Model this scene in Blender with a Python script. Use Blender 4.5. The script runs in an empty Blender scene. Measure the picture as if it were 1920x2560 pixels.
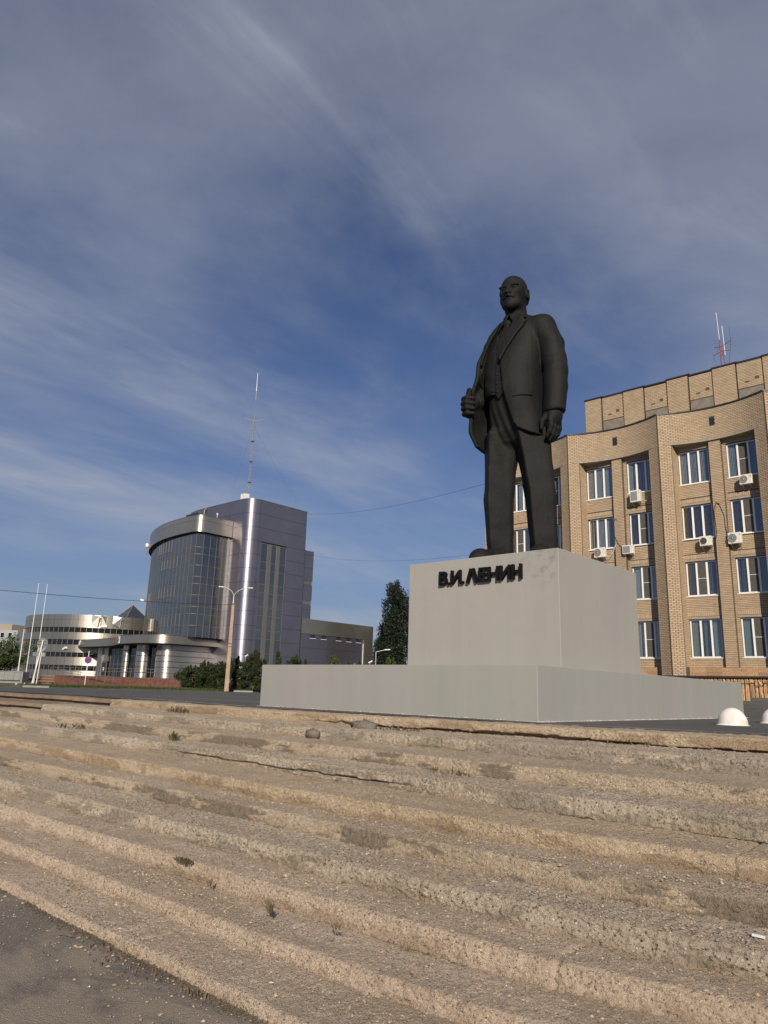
import bpy, math, random
import numpy as np
from mathutils import Vector, Matrix
random.seed(7); RNG = np.random.default_rng(11)
SC = bpy.context.scene
COL = SC.collection
R = math.radians

# ------------------------------------------------------------------ camera
# world: +X runs right along the steps and the facade, +Y runs away from the steps, Z up; plaza level z = 0
CAM = Vector((0, 0, .31))
FPX, PITCH, ROLL, YAW = 1815.7, .2403, .0308, .8310
_e1 = np.array([math.sin(-YAW), math.cos(-YAW), 0]); _e2 = np.array([math.cos(YAW), math.sin(YAW), 0])
def _nw(v): return Vector((-float(v @ _e1), float(v @ _e2), float(v[2])))
_fw = np.array([0, math.cos(PITCH), math.sin(PITCH)]); _up = np.array([0, -math.sin(PITCH), math.cos(PITCH)])
_rt = np.array([1., 0, 0])
_r2 = math.cos(ROLL) * _rt + math.sin(ROLL) * _up; _u2 = -math.sin(ROLL) * _rt + math.cos(ROLL) * _up
FW, RT, UP = _nw(_fw), _nw(_r2), _nw(_u2)
cam = bpy.data.cameras.new('camera'); cam_o = bpy.data.objects.new('camera', cam); COL.objects.link(cam_o)
cam.sensor_fit = 'VERTICAL'; cam.sensor_height = 36; cam.lens = FPX / 2560 * 36
cam.clip_start = .05; cam.clip_end = 3000
m = Matrix.Identity(4)
for i in range(3):
    m[i][0] = RT[i]; m[i][1] = UP[i]; m[i][2] = -FW[i]; m[i][3] = CAM[i]
cam_o.matrix_world = m
SC.camera = cam_o
def at(px, py, dist):
    """survey point: bearing and height of a sighting, at a horizontal distance in metres"""
    d = FW + RT * ((px - 960) / FPX) - UP * ((py - 1280) / FPX)
    return CAM + d * (dist / math.hypot(d.x, d.y))

# ------------------------------------------------------------------ light and sky
SUN_EL = R(25); SUN_AZ = math.atan2(.67, -.74)          # azimuth from +Y towards +X
sdir = Vector((math.cos(SUN_EL) * math.sin(SUN_AZ), math.cos(SUN_EL) * math.cos(SUN_AZ), math.sin(SUN_EL)))
sun = bpy.data.lights.new('sun', 'SUN'); sun.energy = 4.3; sun.angle = R(.5); sun.color = (1, .89, .74)
sun_o = bpy.data.objects.new('sun', sun); COL.objects.link(sun_o)
sun_o.rotation_euler = sdir.to_track_quat('Z', 'Y').to_euler()
W = bpy.data.worlds.new('World'); SC.world = W; W.use_nodes = True
nt = W.node_tree; nt.nodes.clear()
def wn(t, **k):
    n = nt.nodes.new(t)
    for a, v in k.items(): setattr(n, a, v)
    return n
sky = wn('ShaderNodeTexSky', sky_type='NISHITA', sun_disc=False, sun_elevation=SUN_EL, sun_rotation=SUN_AZ, altitude=100)
sky.air_density = 1.0; sky.dust_density = .6; sky.ozone_density = 2.5
tc = wn('ShaderNodeTexCoord'); sep = wn('ShaderNodeSeparateXYZ'); nt.links.new(tc.outputs['Generated'], sep.inputs[0])
def wmath(op, a, b=None, clamp=False):
    n = wn('ShaderNodeMath', operation=op, use_clamp=clamp)
    for i, v in enumerate((a, b)):
        if v is None: continue
        if isinstance(v, (int, float)): n.inputs[i].default_value = v
        else: nt.links.new(v, n.inputs[i])
    return n.outputs[0]
zc = wmath('MAXIMUM', sep.outputs[2], 0.0); zd = wmath('ADD', zc, .16)
cx = wmath('DIVIDE', sep.outputs[0], zd); cy = wmath('DIVIDE', sep.outputs[1], zd)
cmb = wn('ShaderNodeCombineXYZ'); nt.links.new(cx, cmb.inputs[0]); nt.links.new(cy, cmb.inputs[1])
def cloud(rot, scl, nscale, detail, rough, dist, lo, hi, off):
    mp = wn('ShaderNodeMapping'); nt.links.new(cmb.outputs[0], mp.inputs[0])
    mp.inputs['Rotation'].default_value = (0, 0, R(rot)); mp.inputs['Scale'].default_value = (scl[0], scl[1], 1)
    mp.inputs['Location'].default_value = off
    no = wn('ShaderNodeTexNoise'); nt.links.new(mp.outputs[0], no.inputs['Vector'])
    no.inputs['Scale'].default_value = nscale; no.inputs['Detail'].default_value = detail
    no.inputs['Roughness'].default_value = rough; no.inputs['Distortion'].default_value = dist
    mr = wn('ShaderNodeMapRange', interpolation_type='SMOOTHSTEP'); nt.links.new(no.outputs[0], mr.inputs[0])
    mr.inputs[1].default_value = lo; mr.inputs[2].default_value = hi
    return mr.outputs[0]
SKYN = dict(nt=nt, sky=sky)
OFF = (1.25, 6.75)
c1 = cloud(28, (.85, .62), .62, 8, .56, .5, .40, .64, (2.3 + OFF[0], .4 + OFF[1], 0))       # broad veil
c2 = cloud(36, (1.9, .8), 1.0, 9, .58, 1.4, .42, .76, (5.1 + OFF[0], 1.2 + OFF[1], 0))      # drawn-out wisps
lowv = wmath('POWER', wmath('SUBTRACT', 1, zc), 4.0)                         # thin veil seen edge-on near the horizon
above = wmath('GREATER_THAN', sep.outputs[2], 0)
cl = wmath('MULTIPLY', above, wmath('ADD', wmath('MULTIPLY', c1, .52), wmath('MULTIPLY', wmath('MULTIPLY', c2, wmath('ADD', c1, .30)), .42), True))
hs = wn('ShaderNodeMixRGB', blend_type='MULTIPLY'); hs.inputs[0].default_value = 1; nt.links.new(sky.outputs[0], hs.inputs[1]); hs.inputs[2].default_value = (.50, .60, .86, 1)
veil = wn('ShaderNodeMixRGB'); nt.links.new(wmath('MULTIPLY', lowv, .88), veil.inputs[0]); nt.links.new(hs.outputs[0], veil.inputs[1]); veil.inputs[2].default_value = (3.1, 3.9, 5.2, 1)
mix = wn('ShaderNodeMixRGB'); nt.links.new(cl, mix.inputs[0]); nt.links.new(veil.outputs[0], mix.inputs[1])
mix.inputs[2].default_value = (5.0, 5.35, 6.3, 1)
bg = wn('ShaderNodeBackground'); bg.inputs[1].default_value = .066
nt.links.new(mix.outputs[0], bg.inputs[0])
out = wn('ShaderNodeOutputWorld'); nt.links.new(bg.outputs[0], out.inputs[0])
vs = SC.view_settings; vs.view_transform = 'Standard'; vs.look = 'None'; vs.gamma = 1; vs.exposure = .22; vs.use_curve_mapping = False
SC.render.engine = 'CYCLES'
SC.cycles.max_bounces = 6; SC.cycles.transparent_max_bounces = 12; SC.cycles.use_denoising = True

# ------------------------------------------------------------------ objects and labels
def link(o, parent=None):
    COL.objects.link(o)
    if parent is not None: o.parent = parent
    return o
def tag(o, label=None, cat=None, group=None, kind=None):
    if label: o['label'] = label
    if cat: o['category'] = cat
    if group: o['group'] = group
    if kind: o['kind'] = kind
    return o
def thing(name, label, cat, group=None, loc=(0, 0, 0), rz=0):
    o = bpy.data.objects.new(name, None); o.location = loc; o.rotation_euler = (0, 0, rz); o.empty_display_size = .2
    return tag(link(o), label, cat, group)
def struct(name, me=None, parent=None):
    o = bpy.data.objects.new(name, me); link(o, parent)
    if parent is None: o['kind'] = 'structure'
    return o
def copy_tree(o, parent=None):
    c = o.copy(); COL.objects.link(c)
    if parent is not None: c.parent = parent
    for ch in list(o.children): copy_tree(ch, c)
    return c

class MB:
    """mesh collector: boxes, prisms, tubes, lathes, strips -> one mesh"""
    def __init__(s): s.v = []; s.f = []; s.sm = []
    def add(s, vs, fs, smooth=False):
        b = len(s.v); s.v.extend([tuple(p) for p in vs])
        for f in fs: s.f.append(tuple(b + i for i in f)); s.sm.append(smooth)
        return s
    def box(s, a, b):
        x0, y0, z0 = a; x1, y1, z1 = b
        return s.add([(x0, y0, z0), (x1, y0, z0), (x1, y1, z0), (x0, y1, z0), (x0, y0, z1), (x1, y0, z1), (x1, y1, z1), (x0, y1, z1)],
              [(0, 3, 2, 1), (4, 5, 6, 7), (0, 1, 5, 4), (1, 2, 6, 5), (2, 3, 7, 6), (3, 0, 4, 7)])
    def obox(s, c, ax, ay, az):
        c = Vector(c); ax = Vector(ax); ay = Vector(ay); az = Vector(az)
        P = [c + ax * i + ay * j + az * k for k in (-1, 1) for i, j in ((-1, -1), (1, -1), (1, 1), (-1, 1))]
        return s.add(P, [(0, 3, 2, 1), (4, 5, 6, 7), (0, 1, 5, 4), (1, 2, 6, 5), (2, 3, 7, 6), (3, 0, 4, 7)])
    def bar(s, a, b, w, h=None):
        a = Vector(a); b = Vector(b); d = (b - a); L = d.length; d.normalize()
        up = Vector((0, 0, 1)) if abs(d.z) < .95 else Vector((0, 1, 0))
        x = d.cross(up).normalized(); y = x.cross(d)
        return s.obox((a + b) / 2, x * w / 2, y * (h or w) / 2, d * L / 2)
    def tube(s, pts, r, n=8, caps=True):
        pts = [Vector(p) for p in pts]; k = len(pts); rr = r if hasattr(r, '__len__') else [r] * k
        rings = []; x = None
        for i, p in enumerate(pts):
            d = (pts[min(i + 1, k - 1)] - pts[max(i - 1, 0)]).normalized()
            if x is None: x = d.cross(Vector((0, 0, 1)) if abs(d.z) < .95 else Vector((0, 1, 0))).normalized()
            x = (x - d * x.dot(d)).normalized(); y = d.cross(x)
            rings.append([p + (x * math.cos(2 * math.pi * j / n) + y * math.sin(2 * math.pi * j / n)) * rr[i] for j in range(n)])
        vs = [q for r_ in rings for q in r_]; fs = []
        for i in range(k - 1):
            for j in range(n):
                fs.append((i * n + j, i * n + (j + 1) % n, (i + 1) * n + (j + 1) % n, (i + 1) * n + j))
        s.add(vs, fs, True)
        if caps: s.add(rings[0], [tuple(range(n))[::-1]]); s.add(rings[-1], [tuple(range(n))])
        return s
    def lathe(s, prof, n=24, c=(0, 0, 0), smooth=True):
        vs = []; fs = []
        for r_, z in prof:
            for j in range(n): vs.append((c[0] + r_ * math.cos(2 * math.pi * j / n), c[1] + r_ * math.sin(2 * math.pi * j / n), c[2] + z))
        for i in range(len(prof) - 1):
            for j in range(n): fs.append((i * n + j, i * n + (j + 1) % n, (i + 1) * n + (j + 1) % n, (i + 1) * n + j))
        return s.add(vs, fs, smooth)
    def prism(s, poly, z0, z1):
        n = len(poly)
        return s.add([(x, y, z0) for x, y in poly] + [(x, y, z1) for x, y in poly],
              [tuple(range(n))[::-1], tuple(range(n, 2 * n))] + [(i, (i + 1) % n, n + (i + 1) % n, n + i) for i in range(n)])
    def quad(s, a, b, c, d): return s.add([a, b, c, d], [(0, 1, 2, 3)])
    def band(s, path, z0, z1, t=.1, caps=True):
        """vertical band along a plan path (outside is to the right of travel), thickness t inwards"""
        P = [Vector((p[0], p[1])) for p in path]; n = len(P); N = []
        for i in range(n):
            d = (P[min(i + 1, n - 1)] - P[max(i - 1, 0)]).normalized(); N.append(Vector((d.y, -d.x)))
        I = [P[i] - N[i] * t for i in range(n)]
        for A, flip in ((P, 0), (I, 1)):
            vs = [(p.x, p.y, z0) for p in A] + [(p.x, p.y, z1) for p in A]
            fs = [(i, i + 1, n + i + 1, n + i) if not flip else (i + 1, i, n + i, n + i + 1) for i in range(n - 1)]
            s.add(vs, fs, True)
        for z, fl in ((z0, 1), (z1, 0)):
            vs = [(p.x, p.y, z) for p in P] + [(p.x, p.y, z) for p in I]
            s.add(vs, [(i, i + 1, n + i + 1, n + i) if not fl else (i + 1, i, n + i, n + i + 1) for i in range(n - 1)])
        if caps:
            for i in (0, n - 1):
                s.add([(P[i].x, P[i].y, z0), (P[i].x, P[i].y, z1), (I[i].x, I[i].y, z1), (I[i].x, I[i].y, z0)], [(0, 1, 2, 3) if i else (3, 2, 1, 0)])
        return s
    def mesh(s, name, mat):
        me = bpy.data.meshes.new(name); me.from_pydata(s.v, [], s.f); me.materials.append(mat)
        me.polygons.foreach_set('use_smooth', s.sm); me.update(); return me
    def obj(s, name, mat, parent=None, loc=None):
        o = bpy.data.objects.new(name, s.mesh(name, mat)); link(o, parent)
        if loc is not None: o.location = loc
        return o
def np_mesh(name, V, F, mat, smooth=False):
    """V (n,3), F (m,4) or (m,3) arrays"""
    me = bpy.data.meshes.new(name); V = np.ascontiguousarray(V, dtype=np.float32); F = np.ascontiguousarray(F, dtype=np.int32)
    m_, k = F.shape
    me.vertices.add(len(V)); me.vertices.foreach_set('co', V.ravel())
    me.loops.add(m_ * k); me.loops.foreach_set('vertex_index', F.ravel())
    me.polygons.add(m_); me.polygons.foreach_set('loop_start', np.arange(0, m_ * k, k, dtype=np.int32))
    me.polygons.foreach_set('loop_total', np.full(m_, k, dtype=np.int32))
    me.polygons.foreach_set('use_smooth', np.full(m_, bool(smooth)))
    me.materials.append(mat); me.update(calc_edges=True); me.validate(); return me
def arc(cx, cy, r, a0, a1, n=10):
    return [(cx + r * math.cos(R(a0 + (a1 - a0) * i / n)), cy + r * math.sin(R(a0 + (a1 - a0) * i / n))) for i in range(n + 1)]
def smooth_path(pts, n=8):
    P = [Vector((p[0], p[1], 0)) for p in pts]; P = [P[0] * 2 - P[1]] + P + [P[-1] * 2 - P[-2]]; o = []
    for i in range(1, len(P) - 2):
        a, b, c, d = P[i - 1:i + 3]
        for k in range(n):
            t = k / n
            q = .5 * ((2 * b) + (c - a) * t + (2 * a - 5 * b + 4 * c - d) * t * t + (3 * b - a - 3 * c + d) * t ** 3); o.append((q.x, q.y))
    o.append((P[-2].x, P[-2].y)); return o
def smoothstep(a, b, x): t = np.clip((x - a) / (b - a), 0, 1); return t * t * (3 - 2 * t)
_lat = RNG.random((4, 256, 256))
def vnoise(x, y, k=0):
    L = _lat[k % 4]; xi = np.floor(x).astype(int); yi = np.floor(y).astype(int); fx = x - xi; fy = y - yi
    fx = fx * fx * (3 - 2 * fx); fy = fy * fy * (3 - 2 * fy)
    a = L[xi & 255, yi & 255]; b = L[(xi + 1) & 255, yi & 255]; c = L[xi & 255, (yi + 1) & 255]; d = L[(xi + 1) & 255, (yi + 1) & 255]
    return (a + (b - a) * fx) * (1 - fy) + (c + (d - c) * fx) * fy - .5

# ------------------------------------------------------------------ materials
class Mat:
    def __init__(s, name, rough=.8, metal=0., spec=.5):
        s.m = bpy.data.materials.new(name); s.m.use_nodes = True; s.t = s.m.node_tree
        s.b = s.t.nodes['Principled BSDF']; s.b.inputs['Roughness'].default_value = rough; s.b.inputs['Metallic'].default_value = metal
        s.b.inputs['Specular IOR Level'].default_value = spec; s._c = None
    def n(s, t, **k):
        x = s.t.nodes.new(t)
        for a, v in k.items(): setattr(x, a, v)
        return x
    def l(s, a, b): s.t.links.new(a, b)
    def put(s, sock, v):
        if isinstance(v, (int, float)): sock.default_value = v
        elif isinstance(v, tuple): sock.default_value = (*v, 1) if len(v) == 3 and len(sock.default_value) == 4 else v
        else: s.l(v, sock)
    def co(s):
        if s._c is None: s._c = s.n('ShaderNodeTexCoord').outputs['Object']
        return s._c
    def mapv(s, scale=(1, 1, 1), rot=(0, 0, 0), v=None, loc=(0, 0, 0)):
        x = s.n('ShaderNodeMapping'); s.l(v or s.co(), x.inputs[0]); x.inputs['Scale'].default_value = scale; x.inputs['Rotation'].default_value = rot
        x.inputs['Location'].default_value = loc; return x.outputs[0]
    def noise(s, scale, detail=4, rough=.55, v=None, dist=0):
        x = s.n('ShaderNodeTexNoise'); s.l(v or s.co(), x.inputs['Vector']); x.inputs['Scale'].default_value = scale
        x.inputs['Detail'].default_value = detail; x.inputs['Roughness'].default_value = rough; x.inputs['Distortion'].default_value = dist; return x.outputs[0]
    def voro(s, scale, feature='F1', v=None, rnd=1.):
        x = s.n('ShaderNodeTexVoronoi', feature=feature); s.l(v or s.co(), x.inputs['Vector']); x.inputs['Scale'].default_value = scale
        x.inputs['Randomness'].default_value = rnd; return x
    def mr(s, x, a, b, c=0., d=1.):
        y = s.n('ShaderNodeMapRange'); s.put(y.inputs[0], x)
        for i, q in enumerate((a, b, c, d)): y.inputs[i + 1].default_value = q
        return y.outputs[0]
    def math(s, op, a, b=0., clamp=False):
        y = s.n('ShaderNodeMath', operation=op, use_clamp=clamp); s.put(y.inputs[0], a); s.put(y.inputs[1], b); return y.outputs[0]
    def mix(s, f, a, b, mode='MIX'):
        y = s.n('ShaderNodeMixRGB', blend_type=mode); s.put(y.inputs[0], f); s.put(y.inputs[1], a); s.put(y.inputs[2], b); return y.outputs[0]
    def ramp(s, f, stops):
        y = s.n('ShaderNodeValToRGB'); s.put(y.inputs[0], f); e = y.color_ramp.elements
        while len(e) < len(stops): e.new(.5)
        for i, (p, c) in enumerate(stops): e[i].position = p; e[i].color = (*c, 1)
        return y.outputs[0]
    def color(s, c): s.put(s.b.inputs['Base Color'], c); return s
    def rough(s, r_): s.put(s.b.inputs['Roughness'], r_); return s
    def bump(s, h, strength=.5, dist=.01):
        y = s.n('ShaderNodeBump'); s.put(y.inputs['Height'], h); y.inputs['Strength'].default_value = strength; y.inputs['Distance'].default_value = dist
        if s.b.inputs['Normal'].is_linked: s.l(s.b.inputs['Normal'].links[0].from_socket, y.inputs['Normal'])
        s.l(y.outputs[0], s.b.inputs['Normal']); return s
def plain(name, c, rough=.7, metal=0., var=.12, scale=6., spec=.5, bump=0.):
    a = Mat(name, rough, metal, spec); f = a.noise(scale, 5)
    a.color(a.mix(a.mr(f, .3, .7), tuple(x * (1 - var) for x in c), tuple(min(1, x * (1 + var)) for x in c)))
    if bump: a.bump(a.noise(scale * 8, 4), bump, .01)
    return a.m

def aggregate(name, c1, c2, pebble, dark, frac, scale, smear=None):
    """weathered exposed-aggregate concrete: cement, stones of mixed tone, dust, mortar smears"""
    a = Mat(name, .92, 0, .25)
    big = a.noise(.9, 5, .6); mid = a.noise(7, 5, .65)
    base = a.mix(a.mr(big, .35, .68), c1, c2)
    base = a.mix(a.mr(mid, .35, .75, 0, .4), base, tuple(x * .72 for x in c1))
    vo = a.voro(scale); vo2 = a.voro(scale * 2.3)
    spr = a.n('ShaderNodeSeparateColor'); a.l(vo.outputs['Color'], spr.inputs[0])
    inside = a.mr(vo.outputs['Distance'], .28, .46, 1, 0)
    tone = a.mix(spr.outputs[1], tuple(x * .42 for x in pebble), tuple(min(.85, x * 1.6) for x in pebble))
    base = a.mix(a.math('MULTIPLY', inside, a.mr(spr.outputs[0], .25, .45)), base, tone)
    isd = a.math('MULTIPLY', inside, a.math('GREATER_THAN', a.math('ADD', spr.outputs[2], a.mr(a.noise(1.6, 3), .3, .7, -.14, .14)), 1 - frac))
    isd = a.math('MULTIPLY', isd, a.mr(a.math('ADD', vo.outputs['Distance'], a.mr(a.noise(70, 3), .3, .7, -.12, .12)), .20, .34, 1, 0))
    base = a.mix(isd, base, dark)
    sp2 = a.n('ShaderNodeSeparateColor'); a.l(vo2.outputs['Color'], sp2.inputs[0])
    base = a.mix(a.math('MULTIPLY', a.mr(vo2.outputs['Distance'], .2, .5, 1, 0), a.mr(sp2.outputs[0], .6, 1, 0, .55)), base, tuple(min(1, x * 1.5) for x in pebble))
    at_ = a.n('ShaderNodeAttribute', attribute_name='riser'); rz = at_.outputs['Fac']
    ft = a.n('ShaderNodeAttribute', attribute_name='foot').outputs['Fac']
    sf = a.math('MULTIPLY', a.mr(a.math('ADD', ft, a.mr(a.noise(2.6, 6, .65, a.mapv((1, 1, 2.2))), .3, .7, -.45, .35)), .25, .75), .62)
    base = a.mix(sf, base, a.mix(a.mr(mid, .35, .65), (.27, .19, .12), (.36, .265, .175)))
    if smear:
        f = a.noise(1.0, 6, .62, a.mapv((1.2, 1.2, 4.2), loc=(3, 1, 2)))
        f = a.math('MULTIPLY', a.mr(f, .50, .535), rz)
        base = a.mix(a.math('MULTIPLY', f, .85), base, a.mix(a.mr(mid, .3, .7), smear, tuple(x * 1.25 for x in smear)))
    dust = a.math('MULTIPLY', a.mr(a.noise(1.7, 6, .65, a.mapv((.6, 1.6, 1))), .42, .60), a.math('SUBTRACT', 1, rz))
    base = a.mix(a.math('MULTIPLY', a.math('MULTIPLY', dust, a.mr(inside, 0, 1, 1, .45)), .85), base, (.43, .34, .25))
    a.color(base)
    h = a.math('ADD', a.math('MULTIPLY', inside, .9), a.math('MULTIPLY', a.noise(120, 5, .8), 1.2))
    h = a.math('ADD', h, a.math('MULTIPLY', a.mr(vo2.outputs['Distance'], .1, .6, 1, 0), .5))
    a.bump(h, 1., .010); a.bump(a.noise(22, 8, .8), .7, .02)
    return a.m
M = {}
TAN1, TAN2 = (.56, .435, .325), (.67, .545, .425)
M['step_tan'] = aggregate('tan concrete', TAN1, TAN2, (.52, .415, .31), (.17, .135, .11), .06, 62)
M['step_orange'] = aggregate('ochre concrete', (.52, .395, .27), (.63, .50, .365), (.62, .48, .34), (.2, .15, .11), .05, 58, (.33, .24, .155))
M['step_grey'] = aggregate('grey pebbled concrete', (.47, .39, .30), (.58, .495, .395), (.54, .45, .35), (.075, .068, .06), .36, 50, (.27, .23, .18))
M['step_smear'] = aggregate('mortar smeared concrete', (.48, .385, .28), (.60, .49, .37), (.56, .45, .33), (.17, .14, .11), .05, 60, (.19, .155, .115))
M['slab'] = plain('brown cement slab', (.21, .155, .11), .9, var=.25, scale=3, bump=.3)
M['slab_dark'] = plain('dark joint', (.03, .025, .02), .95)
def asphalt(name, c, dusty=None, thr=.5):
    a = Mat(name, .93, 0, .3); vo = a.voro(150); s3 = a.n('ShaderNodeSeparateColor'); a.l(vo.outputs['Color'], s3.inputs[0])
    b = a.mix(a.mr(a.noise(.5, 5, .6), .35, .65), tuple(x * .8 for x in c), tuple(x * 1.2 for x in c))
    b = a.mix(a.mr(s3.outputs[0], .75, 1, 0, .5), b, tuple(x * 2.4 for x in c))
    if dusty:
        f = a.noise(1.15, 7, .6, a.mapv((.8, 1.5, 1), (0, 0, .4)), .6)
        f = a.math('ADD', a.mr(f, thr, thr + .10), a.mr(a.noise(30, 4), .3, .8, -.3, .3), True)
        b = a.mix(a.math('MULTIPLY', f, .68), b, dusty)
    a.color(b); a.bump(a.math('ADD', vo.outputs['Distance'], a.noise(60, 4)), .7, .006); return a.m
M['asphalt'] = asphalt('plaza asphalt', (.092, .089, .085), (.13, .12, .105), .55)
M['asphalt_low'] = asphalt('dusty asphalt', (.155, .135, .112), (.32, .26, .195), .47)
M['paint'] = plain('worn white road paint', (.55, .54, .52), .8, var=.25, scale=14)
M['verge'] = plain('dry verge soil', (.085, .08, .04), .95, var=.5, scale=1.5, bump=.6)
M['far_ground'] = plain('distant ground', (.12, .11, .08), .95, var=.3, scale=.1)
def plaster(name, k1, k2):
    a = Mat(name, .88, 0, .3)
    st = a.noise(1.0, 6, .6, a.mapv((3.2, 3.2, .16)), .3); st2 = a.noise(1.0, 5, .6, a.mapv((11, 11, .5), loc=(4, 2, 1)))
    bl = a.noise(.9, 4, .55); b2 = a.noise(.75, 4, .5, a.mapv(loc=(7, 3, 1)))
    b = a.mix(a.mr(bl, .38, .66), k1, k2)
    b = a.mix(a.mr(b2, .45, .68, 0, .8), b, (.280, .265, .260))
    b = a.mix(a.mr(st, .40, .70, 0, .3), b, (.345, .328, .302)); b = a.mix(a.mr(st2, .54, .76, 0, .2), b, (.242, .233, .222))
    f = a.noise(2.4, 7, .75); b = a.mix(a.mr(f, .68, .76, 0, .5), b, (.16, .15, .14))
    sm = a.n('ShaderNodeVectorMath', operation='DISTANCE'); a.l(a.co(), sm.inputs[0]); sm.inputs[1].default_value = (1.05, -1.27, 2.10)
    b = a.mix(a.math('MULTIPLY', a.mr(sm.outputs['Value'], .05, .42, 1, 0), a.mr(a.noise(9, 7, .75), .50, .64, 0, .75)), b, (.13, .12, .115))
    a.color(b); a.bump(a.noise(130, 5, .6), .35, .004); a.bump(a.noise(5, 5, .6), .25, .012); return a.m
M['plaster'] = plaster('grey painted plaster', (.305, .288, .268), (.296, .293, .268)); M['plaster_low'] = plaster('greenish grey painted plaster', (.270, .270, .254), (.260, .271, .244))
def bronze():
    a = Mat('dark painted cast stone', .66, 0, .2)
    n1 = a.noise(1.6, 6, .6); st = a.noise(1.0, 5, .6, a.mapv((9, 9, .6)))
    b = a.mix(a.mr(n1, .3, .7), (.0068, .0068, .0070), (.0125, .0123, .0121)); b = a.mix(a.mr(st, .52, .72, 0, .5), b, (.024, .025, .020))
    sp = a.noise(16, 3, .8); b = a.mix(a.math('MULTIPLY', a.mr(sp, .735, .78), a.mr(a.noise(1.3, 2), .5, .6)), b, (.30, .30, .29))
    a.color(b); a.bump(a.noise(70, 6, .7), .5, .012); a.bump(a.noise(7, 6, .6), .35, .035); return a.m
M['bronze'] = bronze()
M['letter'] = plain('black enamel', (.004, .004, .005), .8, var=.3, spec=.2)
def brick():
    a = Mat('sand-lime brick', .9, 0, .25); g = a.n('ShaderNodeNewGeometry'); ri = g.outputs['Random Per Island']
    oi = a.n('ShaderNodeObjectInfo').outputs['Random']
    f = a.math('FRACT', a.math('ADD', ri, a.math('MULTIPLY', oi, 7.31)))
    c = a.ramp(f, [(0, (.39, .285, .185)), (.25, (.445, .335, .22)), (.6, (.48, .365, .245)), (.9, (.415, .305, .20)), (1, (.52, .415, .29))])
    st = a.noise(1, 5, .6, a.mapv((.9, .9, .18)))
    c = a.mix(a.mr(st, .56, .78, 0, .5), c, (.24, .185, .13)); c = a.mix(a.mr(a.noise(25, 4), .3, .8, 0, .25), c, (.22, .16, .10))
    a.color(c); a.bump(a.noise(60, 4), .3, .006); return a.m
M['brick'] = brick()
M['mortar'] = plain('dark mortar', (.088, .068, .05), .95, var=.3, scale=8)
M['lintel'] = plain('cast concrete lintel', (.30, .25, .19), .9, var=.18, scale=4, bump=.3)
M['patch'] = plain('rendered concrete patch', (.19, .165, .135), .9, var=.25, scale=3)
M['flashing'] = plain('dark roof flashing', (.03, .032, .04), .5, .3)
M['pvc'] = plain('white window plastic', (.80, .79, .77), .4, var=.04)
M['dark'] = plain('dark interior', (.012, .013, .016), .9)
def glass(name, tint, fac0=.10, fac1=.75, rough=.02, body=(.02, .024, .03), trans=.55):
    m_ = bpy.data.materials.new(name); m_.use_nodes = True; t = m_.node_tree; t.nodes.clear()
    g = t.nodes.new('ShaderNodeBsdfGlossy'); g.inputs['Roughness'].default_value = rough; g.inputs['Color'].default_value = (*tint, 1)
    tr = t.nodes.new('ShaderNodeBsdfTransparent'); tr.inputs['Color'].default_value = (.86, .89, .90, 1)
    df = t.nodes.new('ShaderNodeBsdfDiffuse'); df.inputs['Color'].default_value = (*body, 1)
    mb = t.nodes.new('ShaderNodeMixShader'); mb.inputs[0].default_value = trans; t.links.new(df.outputs[0], mb.inputs[1]); t.links.new(tr.outputs[0], mb.inputs[2])
    lw = t.nodes.new('ShaderNodeLayerWeight'); lw.inputs[0].default_value = .35
    mr = t.nodes.new('ShaderNodeMapRange'); t.links.new(lw.outputs['Facing'], mr.inputs[0]); mr.inputs[3].default_value = fac0; mr.inputs[4].default_value = fac1
    mx = t.nodes.new('ShaderNodeMixShader'); t.links.new(mr.outputs[0], mx.inputs[0]); t.links.new(mb.outputs[0], mx.inputs[1]); t.links.new(g.outputs[0], mx.inputs[2])
    o = t.nodes.new('ShaderNodeOutputMaterial'); t.links.new(mx.outputs[0], o.inputs[0]); return m_
M['glass'] = glass('window glass', (.80, .82, .86), .10, .75, trans=.9)
M['glass_tower'] = glass('tinted curtain glass', (.55, .56, .56), .24, .85, .015, (.014, .016, .018), .0)
M['glass_dark'] = glass('dark strip glass', (.5, .5, .5), .06, .5, .02, (.008, .009, .010), .0)
M['blind'] = plain('pale vertical blind', (.60, .62, .62), .8)
M['blind_dark'] = plain('grey vertical blind', (.16, .17, .19), .8)
M['curtain'] = plain('pale green curtain', (.40, .50, .47), .8)
M['net'] = plain('insect screen', (.075, .07, .062), .9)
M['ac'] = plain('off-white air conditioner steel', (.66, .63, .56), .5, var=.06)
M['ac_dark'] = plain('dark grille', (.05, .05, .05), .6)
M['ac_fan'] = plain('grey fan guard', (.22, .22, .21), .5)
M['sticker'] = plain('yellow sticker', (.55, .45, .08), .6)
def metalpanel(name, c, rough, metal):
    a = Mat(name, rough, metal, .5); f = a.noise(.25, 3)
    a.color(a.mix(a.mr(f, .35, .65), tuple(x * .93 for x in c), tuple(x * 1.07 for x in c)))
    a.rough(a.mr(a.noise(1.5, 4, .5, a.mapv((1, 1, .1))), .3, .7, rough - .03, rough + .04)); a.bump(a.noise(.7, 2), .04, .05)
    gn = a.n('ShaderNodeNewGeometry'); cr = a.n('ShaderNodeCombineXYZ'); cr.inputs[2].default_value = 1
    a.l(cr.outputs[0], a.b.inputs['Tangent']); a.b.inputs['Anisotropic'].default_value = .65; return a.m
M['purple'] = metalpanel('violet composite panel', (.27, .255, .30), .40, .85)
M['tanmetal'] = metalpanel('champagne composite panel', (.40, .37, .315), .38, .86)
M['silver'] = metalpanel('silver composite panel', (.47, .455, .415), .36, .9)
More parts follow.
